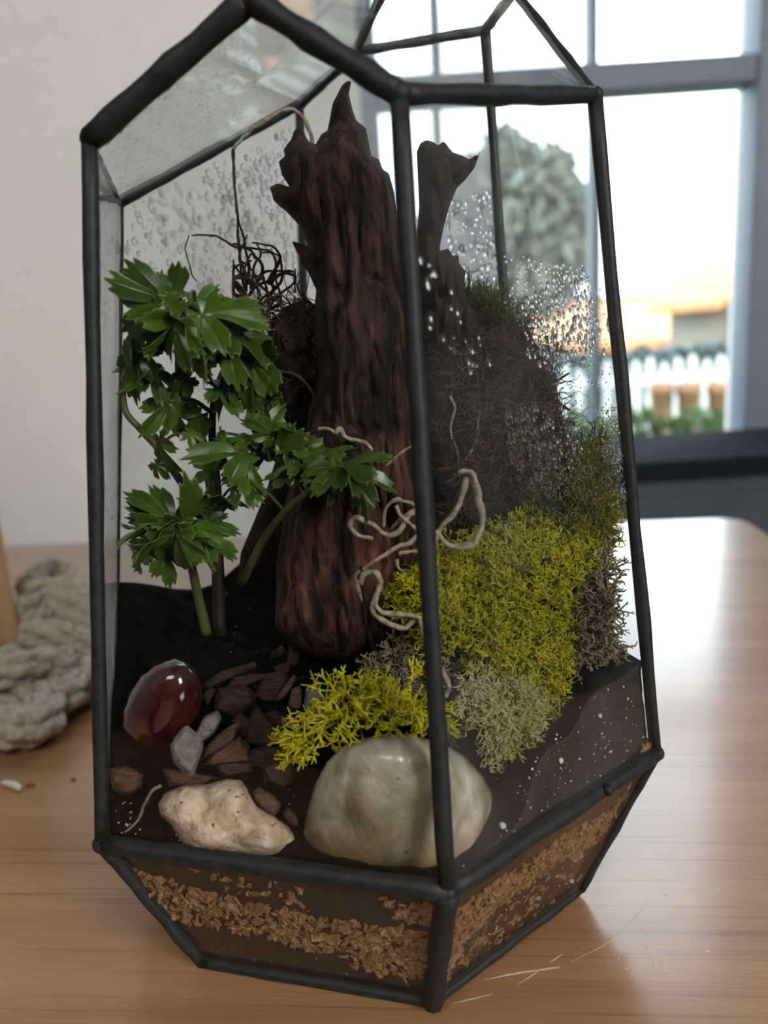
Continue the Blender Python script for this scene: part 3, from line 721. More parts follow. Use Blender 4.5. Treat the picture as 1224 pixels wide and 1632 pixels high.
drop_obj([drops('GE', [(210, 330), (470, 200), (480, 330), (490, 480), (440, 510), (260, 440), (200, 420)], 520, .0006, .0016, 1),
          drops('GE', [(330, 290), (470, 230), (470, 420), (380, 400)], 150, .0009, .0019, 2)], PANE['GE'][0], 'water_thin')
drop_obj([drops('roof_left', [(160, 225), (270, 130), (330, 150), (380, 190), (320, 230), (200, 300)], 700, .0003, .00085, 3), drops('roof_left', [(270, 130), (400, 40), (420, 170), (330, 200)], 60, .0003, .0006, 4)], PANE['roof_left'][0], 'water_thin')
drop_obj([drops('EA', [(158, 310), (190, 330), (196, 520), (160, 520)], 420, .0003, .0008, 5), drops('EA', [(165, 740), (200, 760), (198, 900), (172, 900)], 40, .0004, .0009, 6)], PANE['EA'][0], 'water_thin')
drop_obj([drops('BC', [(805, 660), (850, 640), (920, 700), (960, 760), (950, 800), (850, 790), (815, 750)], 300, .00035, .00105, 7, 1.5),
          drops('BC', [(850, 700), (985, 700), (990, 800), (900, 860), (850, 800)], 420, .0002, .0005, 8),
          drops('BC', [(830, 480), (930, 420), (965, 560), (900, 600), (840, 570)], 260, .0004, .0010, 9, 1.7),
          drops('BC', [(800, 480), (960, 460), (985, 680), (900, 690), (860, 560)], 480, .00018, .00042, 10),
          drops('BC', [(670, 400), (735, 480), (790, 580), (760, 600), (700, 560), (670, 480)], 26, .0005, .0013, 12, 1.6),
          drops('BC', [(955, 650), (990, 650), (1000, 800), (965, 780)], 300, .0003, .0006, 13),
          drops('BC', [(962, 515), (972, 505), (977, 530), (968, 540)], 1, .0024, .0025, 14, 1.5)], PANE['BC'][0])
drop_obj([drops('CD', [(800, 400), (940, 430), (955, 560), (830, 560)], 240, .0005, .0011, 15)], PANE['CD'][0])
drop_obj([drops('DG', [(700, 330), (790, 300), (800, 500), (745, 480)], 160, .0008, .0016, 16), drops('DG', [(480, 260), (520, 260), (520, 420), (480, 420)], 60, .001, .002, 17)], PANE['DG'][0])

# ------------------------------------------------------------------ soil
HXY = np.array([rim[a][:2] for a in HEX])
def hex_at(a, z):
    """corner a of the glass body at height z, a little inside"""
    if z <= ZR: p = base[a] + (rim[a] - base[a]) * (z - base[a][2]) / (ZR - base[a][2])
    else: p = rim[a] + (top[a] - rim[a]) * (z - ZR) / (top[a][2] - ZR)
    return ctr[:2] + (p[:2] - ctr[:2]) * .984
CP = []
def cp(x, y, z, wgt=1): CP.append((x, y, z, wgt))
for t in np.linspace(0, 1, 6):
    q = rim['A'] * (1 - t) + rim['B'] * t; cp(q[0], q[1], .0575)
for t, z in ((.25, .064), (.5, .084), (.75, .094), (1, .096)):
    q = rim['B'] * (1 - t) + rim['C'] * t; cp(q[0], q[1], z)
cp(*rim['D'][:2], .125); cp(*rim['G'][:2], .128); cp(*rim['E'][:2], .120)
q = (rim['A'] + rim['E']) / 2; cp(q[0], q[1], .092)
cp(ctr[0], ctr[1], .108); cp(ctr[0] - .05, ctr[1] - .01, .100); cp(ctr[0] + .05, ctr[1], .112)
cp(-.03, .235, .071); cp(-.06, .25, .082); cp(.02, .23, .074)
CPA = np.array(CP)
def soil_z(x, y):
    x = np.atleast_1d(x); y = np.atleast_1d(y)
    d2 = (x[:, None] - CPA[:, 0]) ** 2 + (y[:, None] - CPA[:, 1]) ** 2 + 3e-5
    wgt = 1 / d2 ** 1.5; return (wgt * CPA[:, 2]).sum(1) / wgt.sum(1)
def soil_hit(px, py):
    d = ray(px, py); d = d / d[1]
    for Y in np.arange(.19, .4, .0006):
        p = CAM + d * Y
        if p[2] <= soil_z(p[0], p[1])[0]: return p
    return CAM + d * .3
NA, NR, NW = 180, 46, 26
def boundary(f, z):
    k = int(f * 6) % 6; t = f * 6 - int(f * 6); return hex_at(HEX[k], z) * (1 - t) + hex_at(HEX[(k + 1) % 6], z) * t
edge = []
for i in range(NA):
    z = .07
    for _ in range(6): b = boundary(i / NA, z); z = soil_z(b[0], b[1])[0]
    edge.append((b, z))
V = []; F = []
cs = ctr[:2]
for j in range(NR + 1):
    for i in range(NA):
        p = cs + (edge[i][0] - cs) * (j / NR); V.append((p[0], p[1], 0))
V = np.array(V); V[:, 2] = soil_z(V[:, 0], V[:, 1]) + .0022 * fbm(np.c_[V[:, :2] * 190, V[:, 2]], 4, 4) * np.clip((NR - np.repeat(np.arange(NR + 1), NA)) / 3, .15, 1)
V = list(map(tuple, V))
for j in range(NR):
    for i in range(NA): F.append((j * NA + i, (j + 1) * NA + i, (j + 1) * NA + (i + 1) % NA, j * NA + (i + 1) % NA))
o0 = NR * NA
st = len(V); rows = []
for r in range(1, NW + 1):
    for i in range(NA):
        z = V[o0 + i][2] * (1 - r / NW) + .006 * (r / NW); b = boundary(i / NA, z)
        n = .0008 * fbm(np.array([[b[0] * 120, b[1] * 120, z * 120]]), 8, 3)[0]; b = cs + (b - cs) * (1 - .006 - abs(n) * 6); V.append((b[0], b[1], z))
for r in range(NW):
    for i in range(NA):
        a = o0 + i if r == 0 else st + (r - 1) * NA + i; a2 = o0 + (i + 1) % NA if r == 0 else st + (r - 1) * NA + (i + 1) % NA
        F.append((a, st + r * NA + i, st + r * NA + (i + 1) % NA, a2))
F.append(tuple(st + (NW - 1) * NA + i for i in range(NA))[::-1])
def soil_side():
    m, nt, out = newmat('brown_soil_layer')
    t = tex(nt, 'ShaderNodeTexNoise', 120, detail=8, rough=.7); s = tex(nt, 'ShaderNodeTexNoise', 300, detail=2)
    c = ramp(nt, t.outputs[0], [(.35, (.010, .007, .005)), (.6, (.030, .022, .016)), (.8, (.07, .054, .041))])
    c = mixc(nt, ramp(nt, s.outputs[0], [(.70, (0, 0, 0)), (.74, (.8, .8, .8))]), c, (.32, .28, .24))
    p = pbsdf(nt, c, .8, .3); bump(nt, p, t.outputs[0], .8, .002); nt.links.new(p.outputs[0], out.inputs[0]); return m
MAT['soil_side'] = soil_side()
mi = [0] * (NR * NA) + [1] * (NW * NA + 1)
tag(obj('potting_soil', V, F, None, mats=[MAT['soil'], MAT['soil_side']], mi=mi, loc=(cs[0], cs[1], .006)), 'black damp potting soil heaped inside the terrarium', 'soil', kind='stuff')

# golden flakes pressed against the lower glass, perlite grains
def pane_pt(key, px, py, inset):
    o, c, nv = PANE[key]; d = ray(px, py); cc = np.array([ctr[0], ctr[1], .1]); nin = nv if (cc - c) @ nv > 0 else -nv
    t = ((c + nin * inset - CAM) @ nv) / (d @ nv); return CAM + d * t, nin
def flakes(regions, g, smin, smax, thick=.0005):
    J = []
    for key, poly, n in regions:
        for x, y in pick(poly, n, g):
            p, nin = pane_pt(key, x, y, .0009 + g.uniform(0, .0010)); u = np.cross(nin, g.normal(0, 1, 3)); u /= np.linalg.norm(u)
            nn = nin + g.normal(0, .28, 3); nn /= np.linalg.norm(nn); u -= nn * (u @ nn); u /= np.linalg.norm(u); v = np.cross(nn, u)
            s = g.uniform(smin, smax); k = int(g.integers(6, 10)); a = np.sort(g.uniform(0, 2 * math.pi, k)); rr = s * g.uniform(.55, 1, k); el = g.uniform(.45, .9)
            ft = [p + u * r * math.cos(t) + v * r * el * math.sin(t) + nn * g.normal(0, .0003) for r, t in zip(rr, a)]
            bk = [q + nn * thick for q in ft]; V = ft + bk + [p - nn * thick * .5]
            F = [(i, (i + 1) % k, 2 * k) for i in range(k)] + [(i, k + i, k + (i + 1) % k, (i + 1) % k) for i in range(k)]
            J.append((V, F))
    return join(J)
g = np.random.default_rng(21)
tag(obj('bark_flakes', *flakes([('sAB', [(212, 1388), (260, 1402), (330, 1425), (400, 1440), (470, 1452), (560, 1470), (690, 1490), (676, 1565), (600, 1550), (520, 1520), (400, 1490), (300, 1470), (250, 1445)], 720),
                                ('sAB', [(610, 1432), (690, 1446), (690, 1478), (640, 1468)], 46), ('sAB', [(300, 1380), (480, 1420), (480, 1445), (380, 1430)], 24),
                                ('sBC', [(728, 1450), (800, 1402), (900, 1335), (980, 1285), (1020, 1238), (1030, 1232), (1005, 1275), (975, 1330), (900, 1370), (800, 1440), (740, 1500), (712, 1560), (700, 1560)], 720),
                                ('sBC', [(740, 1500), (900, 1380), (960, 1330), (925, 1420), (820, 1500), (720, 1570)], 70),
                                ('BC', [(1005, 1215), (1035, 1180), (1040, 1200), (1010, 1222)], 12)], g, .0014, .0033), MAT['flake'], smooth=False),
    'layer of golden bark flakes pressed against the sloping lower glass', 'bark flakes', kind='stuff')
J = []
for key, poly, n, s0, s1 in (('BC', [(860, 1200), (960, 1080), (1030, 1090), (1040, 1190), (900, 1270), (780, 1370), (800, 1300)], 90, .00012, .00042), ('sBC', [(740, 1500), (980, 1290), (925, 1420), (720, 1560)], 50, .00012, .0004),
                             ('BC', [(735, 1380), (800, 1345), (780, 1370), (735, 1400)], 14, .0003, .0006)):
    for x, y in pick(poly, n, g):
        p, nin = pane_pt(key, x, y, .0016); r = g.uniform(s0, s1) * (1 + (g.random() > .93) * 1.5)
        bm = bmesh.new(); bmesh.ops.create_icosphere(bm, subdivisions=1, radius=r)
        J.append(([np.array(v.co[:]) * g.uniform(.6, 1.4) + p for v in bm.verts], [[v.index for v in f.verts] for f in bm.faces])); bm.free()
for x, y in list(pick([(210, 960), (480, 930), (500, 1050), (330, 1060), (215, 1040)], 50, g)) + list(pick([(180, 1270), (250, 1290), (310, 1350), (190, 1330)], 40, g)) + list(pick([(440, 1250), (480, 1240), (480, 1330)], 12, g)):
    p = soil_hit(x, y); r = g.uniform(.00015, .0005)
    bm = bmesh.new(); bmesh.ops.create_icosphere(bm, subdivisions=1, radius=r)
    J.append(([np.array(v.co[:]) * g.uniform(.6, 1.4) + p + [0, 0, r * .3] for v in bm.verts], [[v.index for v in f.verts] for f in bm.faces])); bm.free()
tag(obj('perlite_grains', *join(J), MAT['perlite'], smooth=False), 'scattered white perlite grains in the dark soil', 'perlite', kind='stuff')

# ------------------------------------------------------------------ bark, stump, rootball
def bark_noise(sc, amp, seed):
    def f(P):
        Q = P * np.array([sc, sc, sc * .22]); R = P * np.array([sc, sc, sc * .16]) * 3.2
        return amp * (fbm(Q, seed, 4) + .7 * np.abs(fbm(Q * 2.3, seed + 9, 3)) - .35 - .55 * np.clip(.22 - np.abs(vnoise(R, seed + 4)), 0, 1) / .22)
    return f
slab = [(545, 136), (553, 129), (560, 129), (556, 150), (562, 175), (568, 192), (583, 204), (588, 228), (592, 248), (604, 254), (610, 270), (620, 276), (628, 305), (634, 345), (645, 420), (660, 520), (676, 640), (694, 760), (704, 880), (704, 960), (680, 1010), (648, 1046), (600, 1058), (560, 1066), (515, 1056), (468, 1036), (438, 1000), (440, 900), (455, 800), (480, 700), (505, 600), (498, 520), (504, 462), (490, 432), (472, 400), (465, 384), (480, 388), (491, 392), (478, 360), (456, 337), (436, 320), (430, 298), (442, 292), (462, 298), (450, 280), (444, 258), (454, 248), (452, 238), (464, 222), (470, 206), (480, 204), (492, 226), (503, 230), (512, 214), (522, 208), (525, 192), (530, 165)]
def slabY(x, y): return .268 + (1060 - y) / 930 * .022 + (x - 560) * .00002
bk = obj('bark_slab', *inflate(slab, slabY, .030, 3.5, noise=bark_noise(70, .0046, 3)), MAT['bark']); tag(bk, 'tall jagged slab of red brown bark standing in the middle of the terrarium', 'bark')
slab2 = [(664, 242), (670, 228), (680, 223), (690, 226), (699, 232), (707, 224), (716, 236), (722, 243), (737, 248), (748, 254), (765, 243), (756, 268), (742, 286), (728, 300), (716, 330), (706, 366), (700, 400), (714, 396), (722, 408), (730, 404), (732, 420), (742, 432), (740, 452), (752, 478), (772, 496), (780, 540), (770, 640), (760, 740), (744, 830), (700, 880), (684, 720), (668, 500), (662, 400), (668, 330)]
tag(obj('stump_piece', *inflate(slab2, lambda x, y: .286 + (x - 700) * .00002, .022, 4, noise=bark_noise(100, .0055, 7)), MAT['bark_dark']), 'narrow dark stump piece with a hooked tip beside the tall bark slab', 'bark')
ball = [(378, 930), (384, 880), (405, 830), (425, 780), (440, 730), (418, 690), (412, 640), (418, 590), (424, 545), (432, 510), (455, 488), (490, 475), (515, 500), (520, 560), (515, 640), (512, 720), (500, 820), (480, 950)]
V1, F1 = inflate(ball, .292, .022, 6, noise=lambda P: .004 * fbm(P * 150, 5, 4))
g = np.random.default_rng(31)
q = pick([(410, 480), (520, 470), (525, 700), (430, 700)], 240, g); Pp = np.array([at(x, y, .276 + g.uniform(0, .02)) for x, y in q])
S = sprigs(Pp, np.tile([-.3, -.5, .4], (len(Pp), 1)), g, .006, .00028, 2, .8, 0, (1, 2), .8)
V2, F2, t2 = segs_mesh(S)
tag(obj('root_ball', np.vstack([V1, V2]), list(F1) + (F2 + len(V1)).tolist(), None, mats=[MAT['core_brown'], MAT['moss_root']], mi=[0] * len(F1) + [1] * len(F2), attr={'tint': np.r_[np.zeros(len(V1)), t2]}),
    'dark fibrous root ball behind the plant, left of the tall bark', 'roots')

# ------------------------------------------------------------------ mosses
def moss(name, label, poly, Yf, T, n, matk, corek, seed, length, r, depth=3, spread=.75, up=.15, kids=(2, 3), curl=.3, nvec=(.1, -.8, .45), shrink=1.0, push=.002, bright=None, noise=None, extra=None, cat='moss'):
    g = np.random.default_rng(seed); pl = np.asarray(poly, float); c = pl.mean(0); core = c + (pl - c) * (shrink - .06)
    Vc, Fc = inflate(core, Yf, T, 7, noise=noise or (lambda P: .003 * fbm(P * 120, seed, 3)))
    Q = pick(pl if not extra else pl, n, g); ctrd = Q
    # depth of the core surface at each sprig: nearest core vertex along the view
    D = Vc - CAM; cam_ = D @ RM; px = np.c_[CX + FPX * cam_[:, 0] / -cam_[:, 2], CY - FPX * cam_[:, 1] / -cam_[:, 2]]
    half = len(Vc); P = []
    for x, y in Q:
        d2 = (px[:, 0] - x) ** 2 + (px[:, 1] - y) ** 2; near = np.argsort(d2)[:6]; Y = Vc[near, 1].min()
        P.append(at(x, y, Y + push * g.uniform(-.2, 1.6)))
    P = np.array(P); N = np.tile(np.asarray(nvec, float), (n, 1))
    off = (Q - c) / (np.abs(pl - c).max(0)); N[:, 0] += off[:, 0] * .55; N[:, 2] -= off[:, 1] * .4
    tint = np.clip(g.uniform(.0, .45, n) + (.25 * fbm(P * 60, seed + 1, 2) if bright is None else bright(Q)), 0, .9)
    S = sprigs(P, N, g, length, r, depth, spread, up, kids, curl, tint)
    V2, F2, t2 = segs_mesh(S)
    return tag(obj(name, np.vstack([Vc, V2]), list(Fc) + (F2 + len(Vc)).tolist(), None, mats=[MAT[corek], MAT[matk]], mi=[0] * len(Fc) + [1] * len(F2), attr={'tint': np.r_[np.zeros(len(Vc)), t2]}), label, cat)
def mainY(x, y): return .228 + max(0, x - 640) / 360 * .036 + max(0, 1090 - y) / 330 * .020
moss('moss_clump', 'largest moss clump, bright yellow green, heaped against the right glass',
     [(640, 945), (690, 905), (740, 880), (800, 850), (850, 830), (900, 830), (940, 800), (965, 805), (970, 850), (950, 890), (930, 925), (905, 985), (896, 1050), (890, 1110), (866, 1158), (846, 1180), (836, 1140), (838, 1100), (800, 1084), (755, 1062), (700, 1020), (650, 985)],
     mainY, .016, 1350, 'moss', 'core_green', 41, .0038, .00042, spread=.95)
def moundY(x, y): return .290 + max(0, x - 700) / 240 * .004 - max(0, y - 600) / 250 * .012
moss('fibre_mound', 'brown fibrous mound of peat and rootlets behind the misted right glass',
     [(690, 500), (735, 490), (775, 505), (830, 515), (880, 565), (897, 640), (912, 700), (930, 770), (900, 810), (820, 840), (760, 860), (700, 880), (684, 700)],
     moundY, .030, 1100, 'moss_root', 'core_brown', 42, .0050, .00022, 2, .9, 0, (1, 2), .9, noise=lambda P: .006 * fbm(P * 90, 2, 4), cat='mound')
moss('feather_moss', 'green feathery moss tuft on the shoulder of the brown mound',
     [(735, 500), (745, 470), (765, 480), (800, 505), (830, 530), (800, 545), (760, 540)], lambda x, y: .288, .010, 260, 'moss_green', 'core_green', 43, .0042, .00022, 3, .6, .3, (1, 3), .4)
moss('feather_moss', 'olive and yellow moss fringe climbing above the big bright clump, by the right edge',
     [(840, 800), (900, 770), (930, 705), (945, 705), (952, 745), (962, 800), (955, 830), (900, 850), (845, 840)], lambda x, y: .268, .010, 420, 'moss_green', 'core_green', 44, .0040, .00026, 3, .6, .3, (1, 3), .4,
     bright=lambda Q: .45 * (Q[:, 0] > 900))
moss('grey_moss', 'grey brown dried moss clump in the right corner above the soil',
     [(905, 940), (940, 905), (955, 868), (964, 878), (972, 920), (980, 1000), (984, 1034), (972, 1048), (940, 1055), (905, 1050), (898, 1000)], lambda x, y: .258 + (x - 900) * .00003, .010, 420, 'moss_brown', 'core_brown', 45, .0034, .00052, 3, .9, 0, (1, 2), .9, nvec=(-.3, -.8, .3))
moss('pale_moss', 'pale cream moss trailing down the right glass beside the grey stone',
     [(738, 1085), (790, 1085), (835, 1090), (846, 1130), (848, 1180), (826, 1235), (806, 1296), (796, 1296), (790, 1240), (778, 1190), (752, 1140)], lambda x, y: .219 + max(0, x - 700) / 300 * .034, .005, 330, 'moss_pale', 'core_pale', 46, .0030, .00032, 3, .7, -.1, (2, 3), .5,
     bright=lambda Q: np.clip((830 - Q[:, 0]) / 220, 0, .4))
moss('lichen_mat', 'dull beige lichen mat between the bark foot and the grey stone',
     [(580, 1075), (610, 1050), (660, 1030), (700, 1030), (720, 1090), (735, 1150), (700, 1180), (660, 1140), (610, 1110)], lambda x, y: .240, .008, 300, 'moss_brown', 'core_pale', 47, .0032, .00042, 3, .8, .1, (2, 3), .5, bright=lambda Q: .15 + 0 * Q[:, 0])
moss('moss_sprig', 'small bright lime moss sprig lying on top of the grey stone',
     [(462, 1212), (485, 1170), (510, 1150), (520, 1110), (545, 1095), (590, 1120), (630, 1110), (665, 1120), (690, 1150), (660, 1165), (640, 1175), (600, 1160), (560, 1170), (520, 1190), (490, 1220)], lambda x, y: .214 + max(0, 640 - x) * .00003 + max(0, 1200 - y) * .00002, .002, 80, 'moss', 'core_green', 48, .0050, .00058, 3, .75, .1, (2, 3), .45, shrink=.5, nvec=(0, -.6, .5), bright=lambda Q: .35 + 0 * Q[:, 0])

# ------------------------------------------------------------------ stones
red = [(190, 1170), (193, 1135), (205, 1105), (225, 1075), (250, 1055), (278, 1048), (302, 1055), (318, 1075), (324, 1110), (318, 1150), (300, 1185), (275, 1208), (250, 1222), (228, 1220), (205, 1205)]
h = soil_hit(262, 1218)
tag(obj('red_stone', *inflate(red, h[1] + .012, .014, 3.5, back=.9, noise=lambda P: .0008 * fbm(P * 70, 3, 2)), MAT['red_stone']), 'polished dark red brown oval stone by the left glass', 'stone')
ws = [(252, 1282), (262, 1264), (290, 1252), (330, 1250), (362, 1241), (384, 1243), (398, 1262), (412, 1283), (438, 1300), (462, 1318), (475, 1338), (468, 1356), (452, 1369), (400, 1366), (350, 1360), (304, 1356), (288, 1340), (272, 1315), (256, 1300)]
h = soil_hit(365, 1330)
tag(obj('white_stone', *inflate(ws, lambda x, y: h[1] - .001 + (1300 - y) * .00006, .009, 3.5, noise=lambda P: .0018 * fbm(P * 110, 6, 3)), MAT['white_stone']), 'flat creamy white stone flecked with soil against the front glass', 'stone')
qz = [(482, 1330), (490, 1290), (502, 1250), (520, 1215), (548, 1188), (590, 1174), (640, 1170), (700, 1180), (740, 1205), (768, 1235), (785, 1265), (786, 1295), (772, 1335), (752, 1385), (735, 1404), (690, 1412), (640, 1408), (580, 1396), (520, 1378), (490, 1355)]
def qzY(x, y): return .2115 + max(0, 640 - x) * .00004 + max(0, x - 715) * .00012
def qz_noise(P):
    a = fbm(P * 38, 12, 2); return .0034 * a + .0030 * np.abs(fbm(P * 55, 14, 2)) - .001
tag(obj('quartz_stone', *inflate(qz, qzY, .0150, 3.5, noise=qz_noise, power=.55), MAT['quartz']), 'large smooth grey quartz stone with rusty stains in the front corner', 'stone')

# ------------------------------------------------------------------ bark chips
def chip(poly, Y, T, seed, tilt=0.0):
    g = np.random.default_rng(seed); pl = np.asarray(poly, float); c = pl.mean(0); bm = bmesh.new(); pts = []
    fine = []
    for a, b in zip(pl, np.roll(pl, -1, 0)): fine += [a, (a + b) / 2 + g.normal(0, 1.2, 2)]
    for x, y in fine: pts.append(at(x, y, Y + (y - c[1]) * -tilt))
    for x, y in c + (np.array(fine) - c) * .78: pts.append(at(x, y, Y + (y - c[1]) * -tilt - T * g.uniform(.55, 1)))
    for x, y in c + (pl - c) * .8: pts.append(at(x, y, Y + (y - c[1]) * -tilt + T * g.uniform(.6, 1)))
    for p in pts: bm.verts.new(p)
    r = bmesh.ops.convex_hull(bm, input=bm.verts); bmesh.ops.delete(bm, geom=[v for v in bm.verts if not v.link_faces], context='VERTS')
    bm.verts.index_update(); out = [v.co[:] for v in bm.verts], [[v.index for v in f.verts] for f in bm.faces]; bm.free(); return out
CHIPS = [
 ('chip_g', [(275, 1190), (292, 1165), (300, 1163), (318, 1178), (320, 1192), (308, 1228), (298, 1232), (280, 1212)], .003, -.010, 'pale grey jagged bark chip leaning on the red stone'),
 ('chip_a', [(180, 1228), (200, 1224), (224, 1236), (222, 1255), (205, 1264), (182, 1255)], .005, -.001, 'brown bark chip in the left corner below the red stone'),
 ('chip_a', [(266, 1228), (300, 1232), (330, 1236), (345, 1240), (318, 1252), (276, 1252)], .004, -.002, 'brown bark chip lying behind the white stone'),
 ('chip_a', [(405, 1264), (415, 1258), (436, 1270), (444, 1282), (436, 1296), (424, 1292), (410, 1276)], .004, -.006, 'small rounded brown chip at the right shoulder of the white stone'),
 ('chip_a', [(330, 1216), (345, 1200), (380, 1178), (394, 1192), (396, 1212), (340, 1218)], .004, -.004, 'light brown flat bark chip in the middle, facing front'),
 ('chip_b', [(396, 1216), (400, 1195), (440, 1192), (470, 1196), (460, 1212), (410, 1222)], .004, -.003, 'reddish bark chip with a split lower edge, right of centre'),
 ('chip_a', [(322, 1210), (330, 1190), (362, 1162), (378, 1158), (372, 1180), (345, 1200)], .004, -.001, 'brown bark chip tucked behind the light flat one'),
 ('chip_b', [(392, 1185), (398, 1150), (412, 1132), (440, 1160), (450, 1185), (420, 1192)], .006, 0, 'dark reddish wedge shaped bark chip near the middle'),
 ('chip_g', [(312, 1172), (326, 1145), (344, 1136), (350, 1148), (338, 1172), (320, 1184)], .004, -.001, 'dull grey bark chip standing right of the red stone'),
 ('chip_b', [(348, 1228), (350, 1218), (400, 1216), (398, 1230), (360, 1236)], .004, -.003, 'thin brown bark chip just above the white stone'),
 ('chip_b', [(420, 1224), (440, 1214), (466, 1222), (470, 1240), (452, 1256), (430, 1244)], .005, -.003, 'dark rounded bark chip left of the grey quartz stone'),
 ('chip_b', [(325, 1090), (355, 1070), (400, 1058), (402, 1066), (370, 1078), (328, 1098)], .003, 0, 'long thin brown bark sliver behind the red stone'),
 ('chip_b', [(360, 1098), (372, 1078), (408, 1076), (430, 1078), (404, 1086), (378, 1092), (366, 1104)], .004, .001, 'curved brown bark chip at the back of the chip pile'),
 ('chip_b', [(345, 1130), (352, 1100), (385, 1095), (405, 1110), (400, 1130), (375, 1145)], .006, .001, 'dark brown blocky bark chip beside the red stone'),
 ('chip_b', [(408, 1112), (420, 1078), (450, 1074), (462, 1090), (450, 1115), (425, 1120)], .006, .002, 'dark red bark chip at the top of the pile'),
 ('chip_a', [(442, 1116), (446, 1104), (466, 1078), (470, 1082), (456, 1108)], .002, -.004, 'narrow upright light brown splinter in the chip pile'),
 ('chip_a', [(461, 1120), (466, 1100), (476, 1096), (481, 1112), (478, 1130), (466, 1132)], .003, -.003, 'small orange brown bark chip near the lime moss sprig'),
 ('chip_b', [(458, 1060), (462, 1030), (470, 1024), (478, 1050), (472, 1062)], .003, -.001, 'upright brown bark sliver at the foot of the tall bark'),
 ('chip_g', [(486, 1130), (490, 1105), (504, 1092), (516, 1110), (518, 1135), (505, 1150), (490, 1145)], .006, 0, 'blue grey rounded chip behind the lime moss sprig'),
 ('chip_b', [(424, 1140), (440, 1134), (462, 1150), (458, 1164), (436, 1154)], .003, -.003, 'flat dark chip pointing right in the chip pile'),
 ('chip_b', [(438, 1064), (450, 1058), (464, 1060), (460, 1072), (442, 1074)], .003, 0, 'little brown chip behind the dark red one'),
 ('chip_b', [(452, 1296), (460, 1288), (472, 1300), (474, 1316), (462, 1312)], .003, -.002, 'small maroon pebble chip between the white and grey stones'),
 ('chip_b', [(470, 1190), (490, 1180), (500, 1200), (492, 1222), (474, 1216)], .005, 0, 'dark bark chip half under the lime moss sprig'),
 ('chip_b', [(372, 1150), (385, 1140), (400, 1150), (396, 1172), (380, 1176)], .005, 0, 'dark chip filling the centre of the chip pile'),
]
for k, (m, pl, T, dy, lb) in enumerate(CHIPS):
    pl = np.array(pl, float); pl = pl.mean(0) + (pl - pl.mean(0)) * 1.18; hh = soil_hit(pl[:, 0].mean(), pl[:, 1].max() - 3)
    tag(obj('bark_chip', *chip(pl, hh[1] + dy, T, 60 + k, .00005), MAT[m], smooth=False), lb, 'bark chip', 'bark chips on the soil')
g = np.random.default_rng(90)
for k, (x, y, lb) in enumerate([(340, 1160, 'dark half buried bark chip against the right flank of the red stone'), (360, 1120, 'dark bark chip under the long thin sliver'), (392, 1128, 'dark bark chip just below the blocky chip beside the red stone'),
        (420, 1172, 'dark bark chip lying on the reddish wedge near the middle'), (380, 1208, 'dark bark chip under the light flat one'), (440, 1092, 'dark bark chip beside the narrow upright splinter'), (336, 1112, 'dark bark chip nearest the top right of the red stone'),
        (404, 1096, 'dark bark chip under the curved brown one'), (430, 1240, 'dark bark chip above the small rounded brown chip by the white stone'), (456, 1180, 'dark bark chip left of the lime moss sprig tip'), (474, 1152, 'dark bark chip left of the blue grey rounded chip'),
        (476, 1076, 'dark bark chip at the foot of the tall bark, lowest one'), (300, 1244, 'dark bark chip wedged behind the left end of the white stone'), (248, 1246, 'dark bark chip below the red stone by the thin brown root'), (444, 1044, 'dark bark chip farthest back in the chip pile')]):
    n = int(g.integers(5, 8)); a = np.sort(g.uniform(0, 6.28, n)) + g.uniform(0, 6); L = g.uniform(16, 30); ro = g.uniform(0, 3.14)
    e = np.c_[np.cos(a) * L, np.sin(a) * L * g.uniform(.4, .7)]; pl = np.array([x, y]) + e @ np.array([[math.cos(ro), math.sin(ro) * .7], [-math.sin(ro), math.cos(ro) * .7]])
    hh = soil_hit(x, pl[:, 1].max())
    tag(obj('bark_chip', *chip(pl, hh[1] + .002, g.uniform(.002, .004), 130 + k, .0001), MAT['chip_b'], smooth=False), lb, 'bark chip', 'bark chips on the soil')
tag(obj('bark_chip', *chip([(846, 938), (858, 934), (880, 938), (878, 946), (860, 950)], .2395, .0012, 99), MAT['chip_g'], smooth=False), 'thin pinkish bark chip resting on the big bright moss clump', 'bark chip', 'bark chips on the soil')

# ------------------------------------------------------------------ dry roots and twigs
def root(name, label, pts, Y, r, m='root', rough=.32, n=7, sides=7, cat='root', seed=1):
    r = np.asarray(r) * .82
    P = smooth_path(px_path(pts, Y), n); P += .0004 * np.c_[fbm(P * 300, seed, 2), fbm(P * 300, seed + 1, 2), fbm(P * 300, seed + 2, 2)]
    return tag(obj(name, *tube(P, r, sides, rough=rough, seed=seed), MAT[m]), label, cat)
root('curly_root', 'tall pale looped root right of the front glass edge', [(690, 866), (705, 838), (722, 818), (735, 790), (744, 760), (752, 762), (762, 790), (769, 820), (766, 848), (752, 866), (728, 872), (708, 862), (694, 846)], .229, [.0010, .0013, .0013, .0014, .0012], seed=2)
root('curly_root', 'pale root tip bent sideways at the top of the tall loop', [(730, 753), (742, 752), (754, 756), (756, 770)], .2275, [.0006, .0011, .0008], seed=3)
root('curly_root', 'pale hooked root curling left below the bright front leaf', [(594, 859), (572, 852), (560, 840), (560, 828), (572, 826), (592, 834), (606, 848), (624, 852), (640, 842), (652, 822), (668, 816)], .232, [.0008, .0010, .0011, .0009], seed=4)
root('curly_root', 'straight pale root slanting up to the front glass edge', [(578, 908), (600, 892), (630, 874), (655, 862), (668, 852), (684, 846)], .226, [.0007, .0010, .0009], seed=5)
root('curly_root', 'long pale loop of root arching over the bark foot', [(576, 960), (570, 940), (568, 920), (576, 910)], .227, [.0006, .0010], seed=6)
